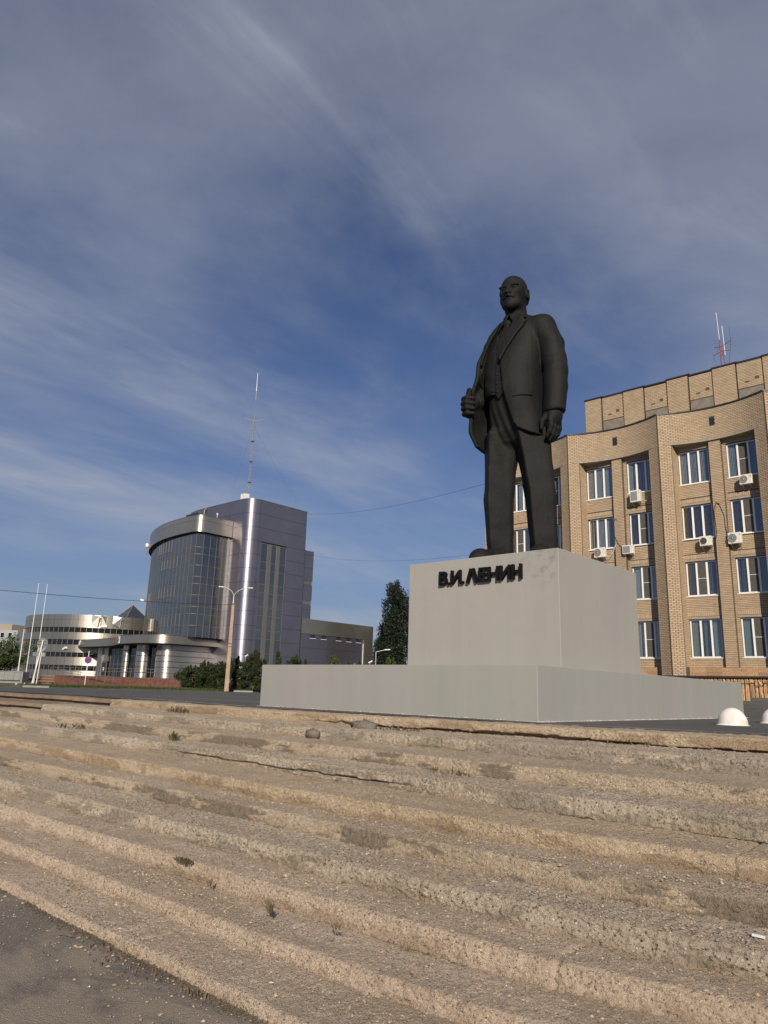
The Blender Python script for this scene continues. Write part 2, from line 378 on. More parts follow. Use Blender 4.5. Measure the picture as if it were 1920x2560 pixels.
M['mullion'] = plain('bronze anodised mullion', (.20, .175, .14), .5, .4, var=.08)
M['redtile'] = plain('red granite facing', (.125, .055, .04), .6, var=.35, scale=2.5)
M['redjoint'] = plain('pale grout', (.25, .2, .17), .9)
M['rail'] = plain('grey steel rail', (.20, .19, .18), .5, .4)
M['pole'] = plain('pinkish concrete pole', (.34, .245, .18), .9, var=.15, scale=3)
M['steel'] = plain('galvanised steel', (.42, .42, .42), .45, .6)
M['wire'] = plain('black cable', (.02, .02, .022), .6)
M['white'] = plain('white painted steel', (.68, .67, .66), .5, var=.06)
def domewhite():
    a = Mat('white lime paint', .85, 0, .3); b = a.mix(a.mr(a.noise(9, 6, .6), .45, .75, 0, .7), (.72, .695, .65), (.44, .41, .38))
    a.color(b); a.bump(a.noise(40, 4), .3, .006); return a.m
M['dome'] = domewhite()
M['redmast'] = plain('red painted steel', (.20, .05, .05), .6)
M['signback'] = plain('grey sign back', (.16, .165, .165), .5, .2)
M['signblue'] = plain('blue sign face', (.05, .05, .20), .4)
M['signred'] = plain('red sign face', (.42, .04, .05), .4)
M['signgreen'] = plain('green sign face', (.03, .17, .11), .4)
M['signteal'] = plain('teal sign face', (.12, .30, .24), .4)
M['granite'] = plain('grey granite facing', (.25, .255, .235), .6, var=.15, scale=5)
M['granite_dark'] = plain('polished dark granite', (.03, .03, .042), .3)
def stone(name, c):
    a = Mat(name, .9, 0, .25); oi = a.n('ShaderNodeObjectInfo').outputs['Random']
    b = a.mix(oi, tuple(x * .7 for x in c), tuple(min(1, x * 1.25) for x in c)); b = a.mix(a.mr(a.noise(12, 5), .35, .75), b, tuple(x * .55 for x in c))
    a.color(b); a.bump(a.noise(18, 6, .65), .7, .04); return a.m
M['rubble'] = stone('rough ochre sandstone', (.50, .32, .18))
M['ochretile'] = stone('ochre granite tile', (.46, .29, .17))
M['panelblock'] = plain('grey panel housing block', (.30, .32, .33), .85, var=.1, scale=.2)
M['gravel'] = None
def gravelmat():
    a = Mat('loose gravel', .9, 0, .3); g = a.n('ShaderNodeNewGeometry').outputs['Random Per Island']
    a.color(a.ramp(g, [(0, (.10, .085, .07)), (.12, (.2, .16, .12)), (.35, (.33, .25, .17)), (.7, (.42, .33, .235)), (.93, (.46, .37, .28)), (1, (.55, .49, .42))])); return a.m
M['gravel'] = gravelmat()
def leafmat(name, c, var=.45):
    a = Mat(name, .6, 0, .3); g = a.n('ShaderNodeNewGeometry').outputs['Random Per Island']
    n1 = a.noise(.8, 3); f = a.math('ADD', a.math('MULTIPLY', g, .6), a.math('MULTIPLY', n1, .4))
    a.color(a.ramp(f, [(.15, tuple(x * (1 - var) for x in c)), (.5, c), (.85, tuple(x * (1 + var) for x in c))]))
    tr = a.n('ShaderNodeBsdfTranslucent'); tr.inputs['Color'].default_value = (c[0] * 1.6, c[1] * 1.8, c[2], 1)
    mx = a.n('ShaderNodeMixShader'); mx.inputs[0].default_value = .2; o = a.t.nodes['Material Output']
    a.l(a.b.outputs[0], mx.inputs[1]); a.l(tr.outputs[0], mx.inputs[2]); a.l(mx.outputs[0], o.inputs[0]); return a.m
M['leaf_shrub'] = leafmat('shrub leaf', (.036, .05, .016))
M['leaf_young'] = leafmat('young shrub leaf', (.075, .11, .02))
M['leaf_poplar'] = leafmat('poplar leaf', (.018, .028, .017))
M['leaf_tree'] = leafmat('birch leaf', (.055, .075, .026))
M['grass'] = leafmat('verge grass', (.06, .085, .022))
M['weed'] = leafmat('step weed', (.085, .08, .04))
M['drygrass'] = leafmat('dry weed', (.16, .12, .07))
M['bark'] = plain('grey brown bark', (.16, .12, .085), .95, var=.3)
M['barkpale'] = plain('pale bark', (.40, .37, .32), .9, var=.3)
# ------------------------------------------------------------------ ground
def gz(X, Y): return -.30 * smoothstep(18, 56, -np.asarray(X, float)) + 0 * np.asarray(Y, float)
def asph_edge(X):
    return np.interp(X, [-60, -18.7, -15.1, -11.6, -8.5, -3.9, -3., -2., 4, 20], [7.1, 7.15, 7.3, 7.05, 6.80, 7.13, 7.27, 7.5, 7.8, 7.9])
def grid_mesh(name, xs, Yf, zf, mat, smooth=True):
    """xs: columns; Yf(x) -> rows of Y for each column (same count)"""
    Y = np.stack([Yf(x) for x in xs]); X = np.repeat(np.array(xs)[:, None], Y.shape[1], 1); Z = zf(X, Y)
    V = np.stack([X, Y, Z], -1).reshape(-1, 3); n, k = Y.shape
    i, j = np.meshgrid(np.arange(n - 1), np.arange(k - 1), indexing='ij'); b = (i * k + j).ravel()
    return np_mesh(name, V, np.stack([b, b + k, b + k + 1, b + 1], 1), mat, smooth)
struct('ground', grid_mesh('ground', np.linspace(-900, 900, 13), lambda x: np.linspace(9, 1500, 9), lambda X, Y: np.full(X.shape, -.42), M['far_ground']))
struct('lower_pavement', grid_mesh('lower_pavement', np.linspace(-120, 60, 91), lambda x: np.linspace(-60, 4.2, 40), lambda X, Y: -1.17 + .012 * vnoise(X * .5, Y * .5), M['asphalt_low']))
xs = np.concatenate([np.linspace(-60.5, -18, 60), np.arange(-17.9, 0, .06), np.linspace(0, 40, 60)])
def plaza_rows(x):
    e = float(asph_edge(x)) + .05 * float(vnoise(np.array(x * 2.1), np.array(.3))) + .03 * float(vnoise(np.array(x * 9.), np.array(4.3), 1))
    return np.concatenate([[e], e + np.linspace(.05, 3, 12), np.linspace(e + 3.5, 75, 40)])
struct('plaza', grid_mesh('plaza', xs, plaza_rows, lambda X, Y: gz(X, Y) + .010 + .010 * vnoise(X * .7, Y * .7) * smoothstep(7.2, 9, Y), M['asphalt']))
# worn painted lines (setting pieces of the plaza)
def paint_line(pts, w):
    P = smooth_path(pts, 14); V = []; F = []
    for i, (x, y) in enumerate(P):
        ww = w * (1 + .5 * float(vnoise(np.array(x * 5.), np.array(1.))))
        z = float(gz(x, y)) + .010 + .010 * float(vnoise(np.array(x * .7), np.array(y * .7)) * smoothstep(7.2, 9, y)) + .005
        V += [(x, y - ww / 2, z), (x, y + ww / 2, z)]
        if i and RNG.random() > .06: b = 2 * i; F.append((b - 2, b, b + 1, b - 1))
    struct('road_marking', np_mesh('road_marking', np.array(V), np.array(F), M['paint']))
paint_line([(-13.7, 7.82), (-11.5, 7.42), (-9.05, 6.98)], .05)
paint_line([(-4.3, 7.30), (-3.0, 7.46), (-2.1, 7.85), (0, 8.6), (3, 9.6)], .03)
paint_line([(-16, 9.6), (-13, 9.3), (-10.6, 9.1)], .04)
paint_line([(-4.6, 8.05), (-3.7, 8.1)], .025)
# verge beyond the road: kerb bank and soil
def kerbX(Y): return np.interp(Y, [15, 23, 34, 40, 48, 54, 62, 70], [-58, -58.0, -60.6, -60.5, -58.3, -55.0, -51., -46.])
vy = np.linspace(14, 75, 62)
V = []; 
for k, off in enumerate((0, .25, 2, 6, 14, 60)):
    for y in vy: V.append((kerbX(y) - off, y + off * .35, -.31 + (0 if k == 0 else .10 if k == 1 else .14 if k < 4 else .05) + .03 * float(vnoise(np.array(y), np.array(off)))))
n = len(vy); F = [(k * n + j, k * n + j + 1, (k + 1) * n + j + 1, (k + 1) * n + j) for k in range(5) for j in range(n - 1)]
struct('verge', np_mesh('verge', np.array(V), np.array(F), M['verge'], True))
# grass on the verge
def blades(name, n, fx, mat, h, w):
    P = np.array([fx() for _ in range(n)]); a = RNG.random(n) * 6.28; hh = h * (.5 + RNG.random(n)); t = RNG.normal(0, .35, (n, 2))
    dx = np.cos(a) * w / 2; dy = np.sin(a) * w / 2
    V = np.zeros((n, 3, 3)); V[:, 0] = P + np.stack([-dx, -dy, 0 * dx], 1); V[:, 1] = P + np.stack([dx, dy, 0 * dx], 1)
    V[:, 2] = P + np.stack([t[:, 0] * hh, t[:, 1] * hh, hh], 1)
    return tag(struct(name, np_mesh(name, V.reshape(-1, 3), np.arange(n * 3).reshape(-1, 3), mat)), kind='stuff')
def vpt():
    y = RNG.uniform(24, 60); o = abs(RNG.normal(0, 1.6)); x = kerbX(y) - .1 - o
    return (x, y + o * .35, -.26)
g = blades('grass', 16000, vpt, M['grass'], .22, .05)
tag(g, 'short uneven grass along the far kerb of the road', 'grass')

# ------------------------------------------------------------------ the flight of weathered concrete steps
STEPZ = [0, -.14, -.26, -.39, -.52, -.645, -.77, -.895, -1.02, -1.115, -1.17]
LIP = [([-60, -14.5, -11.5, -8.3, -4.5, -2.6, -1.5, 6, 20], [6.95, 6.95, 6.80, 6.56, 6.88, 7.0, 7.2, 7.3, 7.3]),
       ([-60, -14, -7, -3.9, -1.75, 6, 20], [6.35, 6.2, 5.92, 6.10, 6.38, 6.5, 6.5]),
       ([-60, -14, -6.8, -3.4, -1.45, 6, 20], [5.85, 5.72, 5.46, 5.43, 5.56, 5.7, 5.7]),
       ([-60, -13.5, -6.4, -3.1, -1.4, 6, 20], [5.3, 5.22, 4.99, 4.94, 5.05, 5.2, 5.2]),
       ([-60, -11.4, -5.3, -2.7, -1.3, 6, 20], [4.6, 4.44, 4.30, 4.36, 4.56, 4.7, 4.7]),
       ([-60, -10, -5, -2.5, -1.2, 6, 20], [4.0, 3.96, 4.0, 4.03, 4.17, 4.3, 4.3]),
       ([-60, -8.65, -4.35, -2.3, -1.1, 6, 20], [3.5, 3.47, 3.55, 3.66, 3.78, 3.9, 3.9]),
       ([-60, -7.8, -3.9, -2.1, -1.04, 6, 20], [3.15, 3.14, 3.23, 3.33, 3.51, 3.6, 3.6]),
       ([-60, -6.8, -3.4, -1.9, -1., 6, 20], [2.8, 2.78, 2.84, 2.97, 3.1, 3.2, 3.2]),
       ([-60, -5.9, -2.9, -1.5, 6, 20], [2.44, 2.44, 2.45, 2.5, 2.6, 2.6])]
SMAT = ['step_orange', 'step_grey', 'step_smear', 'step_grey', 'step_orange', 'step_smear', 'step_grey', 'step_tan', 'step_tan', 'step_tan']
steps = struct('steps'); steps['kind'] = 'structure'
def lipY(i, X): return np.interp(X, *LIP[i])
def step_surface(i):
    x0 = -14.65 + (.0, .45, .9)[i] * -0 if i < 3 else -60
    x0 = {0: -12.9, 1: -14.2, 2: -15.6}.get(i, -60)
    dx = .013 if i > 4 else .015
    xs = np.concatenate([np.arange(x0, -18, .4) if x0 < -18 else [], np.arange(max(x0, -18), -9.5, .03), np.arange(-9.5, .4, dx), np.linspace(.4, 4, 60), np.linspace(4.3, 20, 40)])
    z1 = STEPZ[i]; z0 = STEPZ[i + 1]; H = z1 - z0
    ye = asph_edge(xs) + .12 if i == 0 else lipY(i - 1, xs) + .10
    ly = lipY(i, xs)
    nr = 14; r = min(.026, H * .4)
    # profile parameters: riser 0..1, lip arc, tread 0..1
    prof = []
    for k in range(nr): prof.append(('r', k / nr))
    for k in range(6): prof.append(('a', k / 5))
    tw = float(np.mean(ye - ly)); nt_ = max(12, int(tw / .016))
    for k in range(1, nt_ + 1): prof.append(('t', k / nt_))
    n = len(xs); K = len(prof)
    Y = np.zeros((n, K)); Z = np.zeros((n, K)); NY = np.zeros((n, K)); NZ = np.zeros((n, K)); S = np.zeros((n, K)); RI = np.zeros((n, K)); T = np.zeros((n, K))
    wob = .014 * vnoise(xs * 1.3, np.full(n, 3.1 * i), i) + .009 * vnoise(xs * 4.1, np.full(n, 1.7 * i), i + 1)
    chip = np.clip(vnoise(xs * 2.2, np.full(n, 5.5 * i + 2), i + 2) - .2, 0, 1) * .09
    zw = .008 * vnoise(xs * .8, np.full(n, 2.2 * i), i + 3) + .005 * vnoise(xs * 3.3, np.full(n, 9.2 * i), i)
    if i == 0: zw = zw * .5 - .004
    ly = ly + wob
    rr = r + chip * .6
    for k, (t, q) in enumerate(prof):
        if t == 'r':
            Y[:, k] = ly + .035 * (q - .3) * (1 if i != 0 else 0); Z[:, k] = z0 - .03 + (H + .03 - rr) * q; NY[:, k] = -1; RI[:, k] = 1
            S[:, k] = (H + .03) * q; T[:, k] = q
        elif t == 'a':
            a = q * math.pi / 2; Y[:, k] = ly + .0245 * (i != 0) + rr * (1 - math.cos(a)); Z[:, k] = z1 - rr + rr * math.sin(a); NY[:, k] = -math.cos(a); NZ[:, k] = math.sin(a)
            S[:, k] = H + .03 + .05 * q; RI[:, k] = 1 - q * .8; T[:, k] = 1
        else:
            Y[:, k] = ly + .0245 * (i != 0) + rr + (ye - ly - rr - .0245 * (i != 0)) * q; Z[:, k] = z1 + .012 * q; NZ[:, k] = 1; S[:, k] = H + .08 + (Y[:, k] - ly); T[:, k] = 1
    X = np.repeat(xs[:, None], K, 1)
    Z += zw[:, None] * np.clip((Z - z0 + .03) / (H + .03), 0, 1)
    S2 = S + 7.3 * i
    rv = np.abs(vnoise(X * 9, S2 * 9, i + 1)) + .5 * np.abs(vnoise(X * 21, S2 * 21, i + 2)) + .25 * np.abs(vnoise(X * 47, S2 * 47, i))
    d = .010 * vnoise(X * 4, S2 * 5, i) + .018 * (rv - .3) + .007 * vnoise(X * 38, S2 * 38, i + 2) + .007 * vnoise(X * 75, S2 * 75, i + 3) + RNG.normal(0, .0034, X.shape)
    d *= np.where(RI > .5, 1.0, .55)
    if SMAT[i] == 'step_grey': d += np.where(vnoise(X * 40, S2 * 40, 2) > .18, .006, -.001)
    if i == 0:   # the top slab is undercut: a ragged cavity runs beneath its edge
        e = .50 + .30 * vnoise(X * 1.9, X * 0 + 1.5, 1) + .22 * vnoise(X * 7, X * 0 + 8.5, 2)
        cav = np.where((T < e) & (T > .04), 1, 0) * smoothstep(-7.6, -6.0, X) * np.where(vnoise(X * .9, X * 0 + 2.5) > -.22, 1, 0)
        d -= .085 * cav * (RI > .5)
        d[:, -3:] = -.02
    else:
        # crumbled hollows along the foot of the riser
        d -= .022 * smoothstep(.12, .3, vnoise(X * 2.4, S2 * 5 + .5, 3)) * (RI > .5) * (1 - smoothstep(.25, .8, T))
        d -= .05 * (RI > .5) * (T < .22) * (vnoise(X * 1.7, X * 0 + 3.3 * i, 2) + .3 * vnoise(X * 9, X * 0 + i, 1) > -.16)   # open joint at the foot
        if i == 3:   # a long split runs through this slab
            ln = .62 + .12 * vnoise(X * 1.1, X * 0 + 4, 1) + .10 * vnoise(X * 6, X * 0 + 9, 2)
            d -= .05 * (np.abs(T - ln) < .05) * (RI > .5) * smoothstep(-8.2, -7.4, X) * (1 - smoothstep(-4.6, -4.0, X))
    for q in np.arange(-15 + .7 * i, 2, 2.9 + .17 * i):   # butt joints between the cast slabs
        d -= .018 * np.exp(-((X - q - .02 * vnoise(S2 * 9, X * 0 + q)) / .011) ** 2)
    Y += NY * d; Z += NZ * d
    V = np.stack([X, Y, Z], -1).reshape(-1, 3)
    a_, b_ = np.meshgrid(np.arange(n - 1), np.arange(K - 1), indexing='ij'); b = (a_ * K + b_).ravel()
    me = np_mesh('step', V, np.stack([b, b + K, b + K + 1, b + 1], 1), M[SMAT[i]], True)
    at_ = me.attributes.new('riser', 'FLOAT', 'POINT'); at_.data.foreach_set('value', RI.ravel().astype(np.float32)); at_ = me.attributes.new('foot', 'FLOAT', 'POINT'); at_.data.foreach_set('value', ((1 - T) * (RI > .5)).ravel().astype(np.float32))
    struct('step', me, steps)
for i in range(10): step_surface(i)
# on the left the upper three treads still carry their smooth cement slabs, each with a shadow gap below its nose
for i, (x1, ys) in enumerate(((-12.95, 6.95), (-14.2, 6.36), (-15.6, 5.86))):
    z = STEPZ[i]; yb = 7.35 if i == 0 else (6.95, 6.36)[i - 1] + .12
    x = x1
    while x > -40:
        L = RNG.uniform(1.5, 2.1) if x > -30 else 6
        b = MB(); dz = RNG.normal(0, .004)
        b.add([(x - L + .012, ys - .05, z - .072 + dz), (x, ys - .05, z - .072 + dz), (x, yb, z - .072 + dz), (x - L + .012, yb, z - .072 + dz),
               (x - L + .012, ys - .05, z - .006 + dz), (x, ys - .05, z - .006 + dz), (x, yb, z - .002 + dz), (x - L + .012, yb, z - .002 + dz)],
              [(0, 3, 2, 1), (4, 5, 6, 7), (0, 1, 5, 4), (1, 2, 6, 5), (2, 3, 7, 6), (3, 0, 4, 7)])
        struct('slab', b.mesh('slab', M['slab']), steps); x -= L
    b = MB().box((-40, ys + .03, STEPZ[i + 1] - .05), (x1 + .3, yb, z - .074)); struct('riser', b.mesh('riser', M['slab']), steps)
# loose gravel gathered on the treads, dark pebbles on the grey steps
ICO = np.array([(0, 0, 1), (.9, 0, .1), (.25, .85, 0), (-.75, .5, .1), (-.7, -.55, 0), (.3, -.85, .1), (0, 0, -.8)])
ICF = np.array([(0, 1, 2), (0, 2, 3), (0, 3, 4), (0, 4, 5), (0, 5, 1), (6, 2, 1), (6, 3, 2), (6, 4, 3), (6, 5, 4), (6, 1, 5)])
def stones(P, size):
    n = len(P); a = RNG.random(n) * 6.28; c, s_ = np.cos(a), np.sin(a); sc = size[:, None] * RNG.uniform(.6, 1.2, (n, 3)) * np.array([1, 1, .6])
    B = ICO[None] * (1 + RNG.normal(0, .12, (n, 7, 1))) * sc[:, None]
    V = np.stack([B[..., 0] * c[:, None] - B[..., 1] * s_[:, None], B[..., 0] * s_[:, None] + B[..., 1] * c[:, None], B[..., 2]], -1) + P[:, None]
    F = (ICF[None] + 7 * np.arange(n)[:, None, None]).reshape(-1, 3); return V.reshape(-1, 3), F
GP = []; GS = []
for i in range(1, 10):
    n = 6500 if i > 4 else 3200
    X = RNG.uniform(-13 if i < 5 else -9.5, 1.2, n); f = np.abs(RNG.normal(0, .33, n)); f = np.where(RNG.random(n) < .35, RNG.random(n), f); f = np.clip(f, 0, 1)
    keep = vnoise(X * 1.1, f * 2 + i * 4.) + RNG.normal(0, .18, n) > .0; X = X[keep]; f = f[keep]
    y0 = lipY(i - 1, X) + .01; y1 = lipY(i, X) + .05; y = y0 + (y1 - y0) * f
    GP.append(np.stack([X, y - .03, np.full(len(X), STEPZ[i] + .006)], 1)); GS.append(np.clip(RNG.lognormal(-5.3, .5, len(X)), .002, .014))
n = 900; X = RNG.uniform(-7, -1.5, n); GP.append(np.stack([X, 2.42 - np.abs(RNG.normal(0, .22, n)), np.full(n, -1.165)], 1)); GS.append(np.clip(RNG.lognormal(-5.3, .5, n), .002, .016))
V, F = stones(np.concatenate(GP), np.concatenate(GS))
g = struct('gravel', np_mesh('gravel', V, F, M['gravel'])); tag(g, 'loose pale gravel crumbled from the concrete steps', 'gravel', kind='stuff')
# clumps of mortar and larger stones lying on the steps
def rock(name, label, cat, p, s, mat, seed):
    rg = np.random.default_rng(seed); n = 10; k = 7; V = []
    for a in range(k):
        th = math.pi * a / (k - 1)
        for b in range(n):
            ph = 2 * math.pi * b / n; q = 1 + rg.normal(0, .13); V.append((s[0] * q * math.sin(th) * math.cos(ph), s[1] * q * math.sin(th) * math.sin(ph), s[2] * q * math.cos(th)))
    F = [(a * n + b, a * n + (b + 1) % n, (a + 1) * n + (b + 1) % n, (a + 1) * n + b) for a in range(k - 1) for b in range(n)]
    o = bpy.data.objects.new(name, np_mesh(name, np.array(V), np.array(F), mat, True)); link(o); o.location = p; return tag(o, label, cat)
M['lump'] = plain('grey mortar lump', (.15, .125, .10), .95, var=.3, scale=20, bump=.5)
rock('mortar_lump', 'grey brown mortar mound heaped on the top step before the plinth', 'mortar lump', (-6.08, 6.42, -.115), (.20, .10, .075), M['lump'], 3)
rock('stone', 'dark weathered lump sticking out of the second step riser', 'stone', (-6.42, 5.93, -.20), (.115, .07, .055), M['lump'], 5)
# weeds
def weed(label, x, y, z, n, h, spread, mat, seed):
    strip = spread > .2
    rg = np.random.default_rng(seed); V = []; F = []
    for k in range(n):
        a = rg.random() * 6.28; r_ = spread * rg.random() ** .5; p = np.array([x + math.cos(a) * r_, y + math.sin(a) * r_ * .35, z - .008])
        L = h * rg.uniform(.5, 1.1); t = np.array([rg.normal(0, .45), rg.normal(0, .3), 1.]); t /= np.linalg.norm(t); q = rg.random() * 6.28; w = L * .09 + .002
        sd = np.array([math.cos(q), math.sin(q), 0]) * w; b = len(V)
        mid = p + t * L * .55; tip = p + t * L + np.array([t[0], t[1], 0]) * L * .25
        V += [p - sd * .5, p + sd * .5, mid + sd, mid - sd, tip]; F += [(b, b + 1, b + 2), (b, b + 2, b + 3), (b + 3, b + 2, b + 4)]
    o = bpy.data.objects.new('weed', np_mesh('weed', np.array(V), np.array(F), mat)); link(o); return tag(o, label, 'weed', None if strip else 'weed tufts growing in the steps', 'stuff' if strip or n > 100 else None)
weed('low green weed mat at the foot of the lower left riser', -4.72, 3.20, -.895, 110, .03, .11, M['weed'], 1)
weed('single upright weed sprig on the tread beside the tan riser', -3.55, 3.02, -.95, 8, .075, .025, M['weed'], 2)
weed('bushy weed in a crack of the third step on the left', -8.30, 5.32, -.39, 34, .14, .07, M['weed'], 3)
weed('reddish dry weed at the top step riser left of the plinth', -10.2, 6.58, -.14, 60, .13, .28, M['drygrass'], 4)
weed('small thin weed in the middle of the lower flight', -4.28, 3.12, -.95, 8, .05, .04, M['drygrass'], 5)
weed('dry brown tuft at the foot of the middle tan riser', -3.05, 3.05, -.93, 14, .045, .04, M['drygrass'], 6)
weed('weed strip along the joint under the mortar mound', -5.6, 6.5, -.13, 60, .06, .3, M['weed'], 7)
weed('dark weed beside the smeared riser near the plaza', -4.0, 5.36, -.385, 40, .07, .25, M['drygrass'], 8)
weed('weeds in the cavity under the top slab on the right', -3.1, 7.0, -.135, 40, .07, .3, M['weed'], 9)
weed('dry weeds along the bottom kerb at the asphalt', -3.9, 2.40, -1.165, 70, .035, .5, M['drygrass'], 10)
weed('dry tuft by the kerb at the picture bottom', -3.35, 2.39, -1.165, 26, .04, .10, M['drygrass'], 11)
weed('sparse weeds on the smeared step at far left', -11.2, 5.35, -.39, 46, .09, .4, M['weed'], 12)
# litter
tag(MB().box((-.028, -.006, 0), (.028, .006, .011)).obj('cigarette_end', M['white'], None, (-1.19, 3.98, -.755)), 'white cigarette end on the tread at the right edge', 'cigarette end')
tag(MB().tube([(0, 0, 0), (.05, .01, .012), (.1, .03, .006), (.135, .035, .02)], .0022, 5).obj('twig', M['drygrass'], None, (-4.62, 2.30, -1.165)), 'thin dry twig lying at the kerb on the asphalt', 'twig')

n = 1500; yy = RNG.uniform(7.45, 15, n); xx = -4.385 + np.abs(RNG.normal(0, .03, n)); x2 = RNG.uniform(-9.4, -4.4, 700); y2 = 7.49 - np.abs(RNG.normal(0, .03, 700))
V, F = stones(np.stack([np.concatenate([xx, x2]), np.concatenate([yy, y2]), np.full(n + 700, .012)], 1), np.clip(RNG.lognormal(-4.9, .5, n + 700), .003, .025))
M['crumb'] = plain('pale plaster crumbs', (.45, .43, .40), .9, var=.3, scale=30)
tag(struct('rubble', np_mesh('rubble', V, F, M['crumb'])), 'pale plaster crumbs along the foot of the plinth', 'rubble', kind='stuff')

DP = []; DS = []
for i in range(1, 10):
    n = 5200 if i > 3 else 2600; X = RNG.uniform(-13 if i < 5 else -9.5, 1.0, n); k = vnoise(X * .9, X * 0 + 7.7 * i, 1) + .5 * vnoise(X * 4.3, X * 0 + i, 2) > (.02 if i < 9 else -.25); X = X[k]
    DP.append(np.stack([X, lipY(i, X) + .015 - np.abs(RNG.normal(0, .022 if i < 9 else .04, len(X))), np.full(len(X), STEPZ[i + 1] + .004)], 1)); DS.append(np.clip(RNG.lognormal(-5.2, .45, len(X)), .002, .014))
V, F = stones(np.concatenate(DP), np.concatenate(DS)); M['debris'] = plain('dark soil crumbs', (.10, .075, .048), .95, var=.5, scale=40)
tag(struct('dirt', np_mesh('dirt', V, F, M['debris'])), 'dark soil and crumbs lodged along the feet of the risers', 'dirt', kind='stuff')
# ------------------------------------------------------------------ pedestal with its lettering
ped = thing('pedestal', 'grey plastered stepped pedestal with black raised lettering below the statue', 'pedestal', loc=(-6.14, 10.1, 0))
def plaster_block(name, x0, x1, y0, y1, z0, z1, nb=.007):
    """box with softened, slightly uneven arrises"""
    bm = MB(); bv = nb; nx, ny, nz = 26, 30, 14
    def strip(a, b, n, fn, flip):
        pass
    X = np.concatenate([[x0, x0 + bv], np.linspace(x0 + .12, x1 - .12, nx), [x1 - bv, x1]]); Yv = np.concatenate([[y0, y0 + bv], np.linspace(y0 + .12, y1 - .12, ny), [y1 - bv, y1]])
    Zv = np.concatenate([[z0], np.linspace(z0 + .1, z1 - .1, nz), [z1 - bv, z1]])
    V = []; F = []
    def sheet(A, B, f):
        o = len(V); na, nb_ = len(A), len(B)
        for a in A:
            for b in B: V.append(f(a, b))
        for i in range(na - 1):
            for j in range(nb_ - 1): q = o + i * nb_ + j; F.append((q, q + nb_, q + nb_ + 1, q + 1))
    def soft(x, y, z):
        # pull the outermost rows in: a rounded worn edge
        e = .4 * bv * (1 + .8 * float(vnoise(np.array(z * 5 + x * 3), np.array(y * 4.))))
        ix = (x == x0) * 1. - (x == x1) * 1.; iy = (y == y0) * 1. - (y == y1) * 1.; iz = -1. * (z == z1)
        if (abs(ix) + abs(iy) + abs(iz)) > 1: x += ix * e; y += iy * e; z += iz * e
        w = .004
        return (x + (w * float(vnoise(np.array(y * 1.5), np.array(z * 1.5), 1)) if ix else 0), y + (w * float(vnoise(np.array(x * 1.5), np.array(z * 1.5), 2)) if iy else 0), z)
    sheet(X, Zv, lambda a, b: soft(a, y0, b)); sheet(Yv, Zv, lambda a, b: soft(x1, a, b))
    sheet(X[::-1], Zv, lambda a, b: soft(a, y1, b)); sheet(Yv[::-1], Zv, lambda a, b: soft(x0, a, b)); sheet(X, Yv, lambda a, b: soft(a, b, z1))
    me = np_mesh(name, np.array(V) - np.array([-6.14, 10.1, 0]), np.array(F), M['plaster_low' if name == 'plinth' else 'plaster']); o = bpy.data.objects.new(name, me); return link(o, ped)
PT, BT = .645, 2.277
plaster_block('plinth', -9.386, -4.40, 7.51, 14.963, -.06, PT)
j_ = MB().box((-7.4665 + 6.14, 8.829 - 10.1, PT), (-4.8095 + 6.14, 11.377 - 10.1, PT + .007)); j_.obj('joint', M['slab_dark'], ped)
plaster_block('block', -7.47, -4.813, 8.833, 11.374, PT - .02, BT)
# crumbled grout pieces along the foot of the plinth are part of the plaza dirt
def letter(strokes, x0, holes=None):
    b = MB(); k = 0; d0, d1 = 8.770, 8.822
    for p, q, w in strokes:
        p = Vector((p[0] + x0, 0, p[1])); q = Vector((q[0] + x0, 0, q[1])); t = (q - p).normalized(); nrm = Vector((-t.z, 0, t.x)); k += 1
        P = [p - nrm * w / 2, p + nrm * w / 2, q + nrm * w / 2, q - nrm * w / 2]; e = .0008 * k
        b.add([(v.x + 6.14, d0 + e - 10.1, v.z) for v in P] + [(v.x + 6.14, d1 - e - 10.1, v.z) for v in P],
              [(0, 1, 2, 3), (7, 6, 5, 4), (0, 4, 5, 1), (1, 5, 6, 2), (2, 6, 7, 3), (3, 7, 4, 0)])
    for sx in (0.02, .1):   # fixing pins into the plaster
        xp = x0 + min(sx, max(s[0][0] for s in strokes)); zp = strokes[0][0][1] * .5 + strokes[0][1][1] * .5
        b.bar((xp + 6.14, d1 - .004 - 10.1, zp), (xp + 6.14, 8.845 - 10.1, zp), .012)
    return b.obj('letter', M['letter'], ped)
ZB, ZT = 1.893, 2.103; ZM = (ZB + ZT) / 2; w = .034
def bowl(cx_, cz, rx, rz, n=7):
    P = [(cx_ + rx * math.sin(math.pi * i / n), cz + rz * math.cos(math.pi * i / n)) for i in range(n + 1)]; return [(P[i], P[i + 1], .04) for i in range(n)]
h2 = .017
Vl = [((h2, ZB), (h2, ZT), w), ((.02, ZT - .02), (.085, ZT - .02), .04), ((.02, ZM + .008), (.09, ZM + .008), .04), ((.02, ZB + .02), (.092, ZB + .02), .04)] + bowl(.078, ZM + .0555, .046, .0305) + bowl(.084, ZM - .0415, .054, .0445)
letter(Vl, -6.826)
letter([((0, ZB + .018), (.034, ZB + .018), .036)], -6.664)
def II(wd): return [((h2, ZB), (h2, ZT), w), ((wd - h2, ZB), (wd - h2, ZT), w), ((h2 + .012, ZB + .03), (wd - h2 - .012, ZT - .03), .046)]
letter(II(.182), -6.602)
letter([((0, ZB + .018), (.034, ZB + .018), .036)], -6.405)
letter([((.022, ZB), (.092, ZT), .046), ((.188, ZB), (.118, ZT), .046), ((.085, ZT - .018), (.125, ZT - .018), .034)], -6.322)
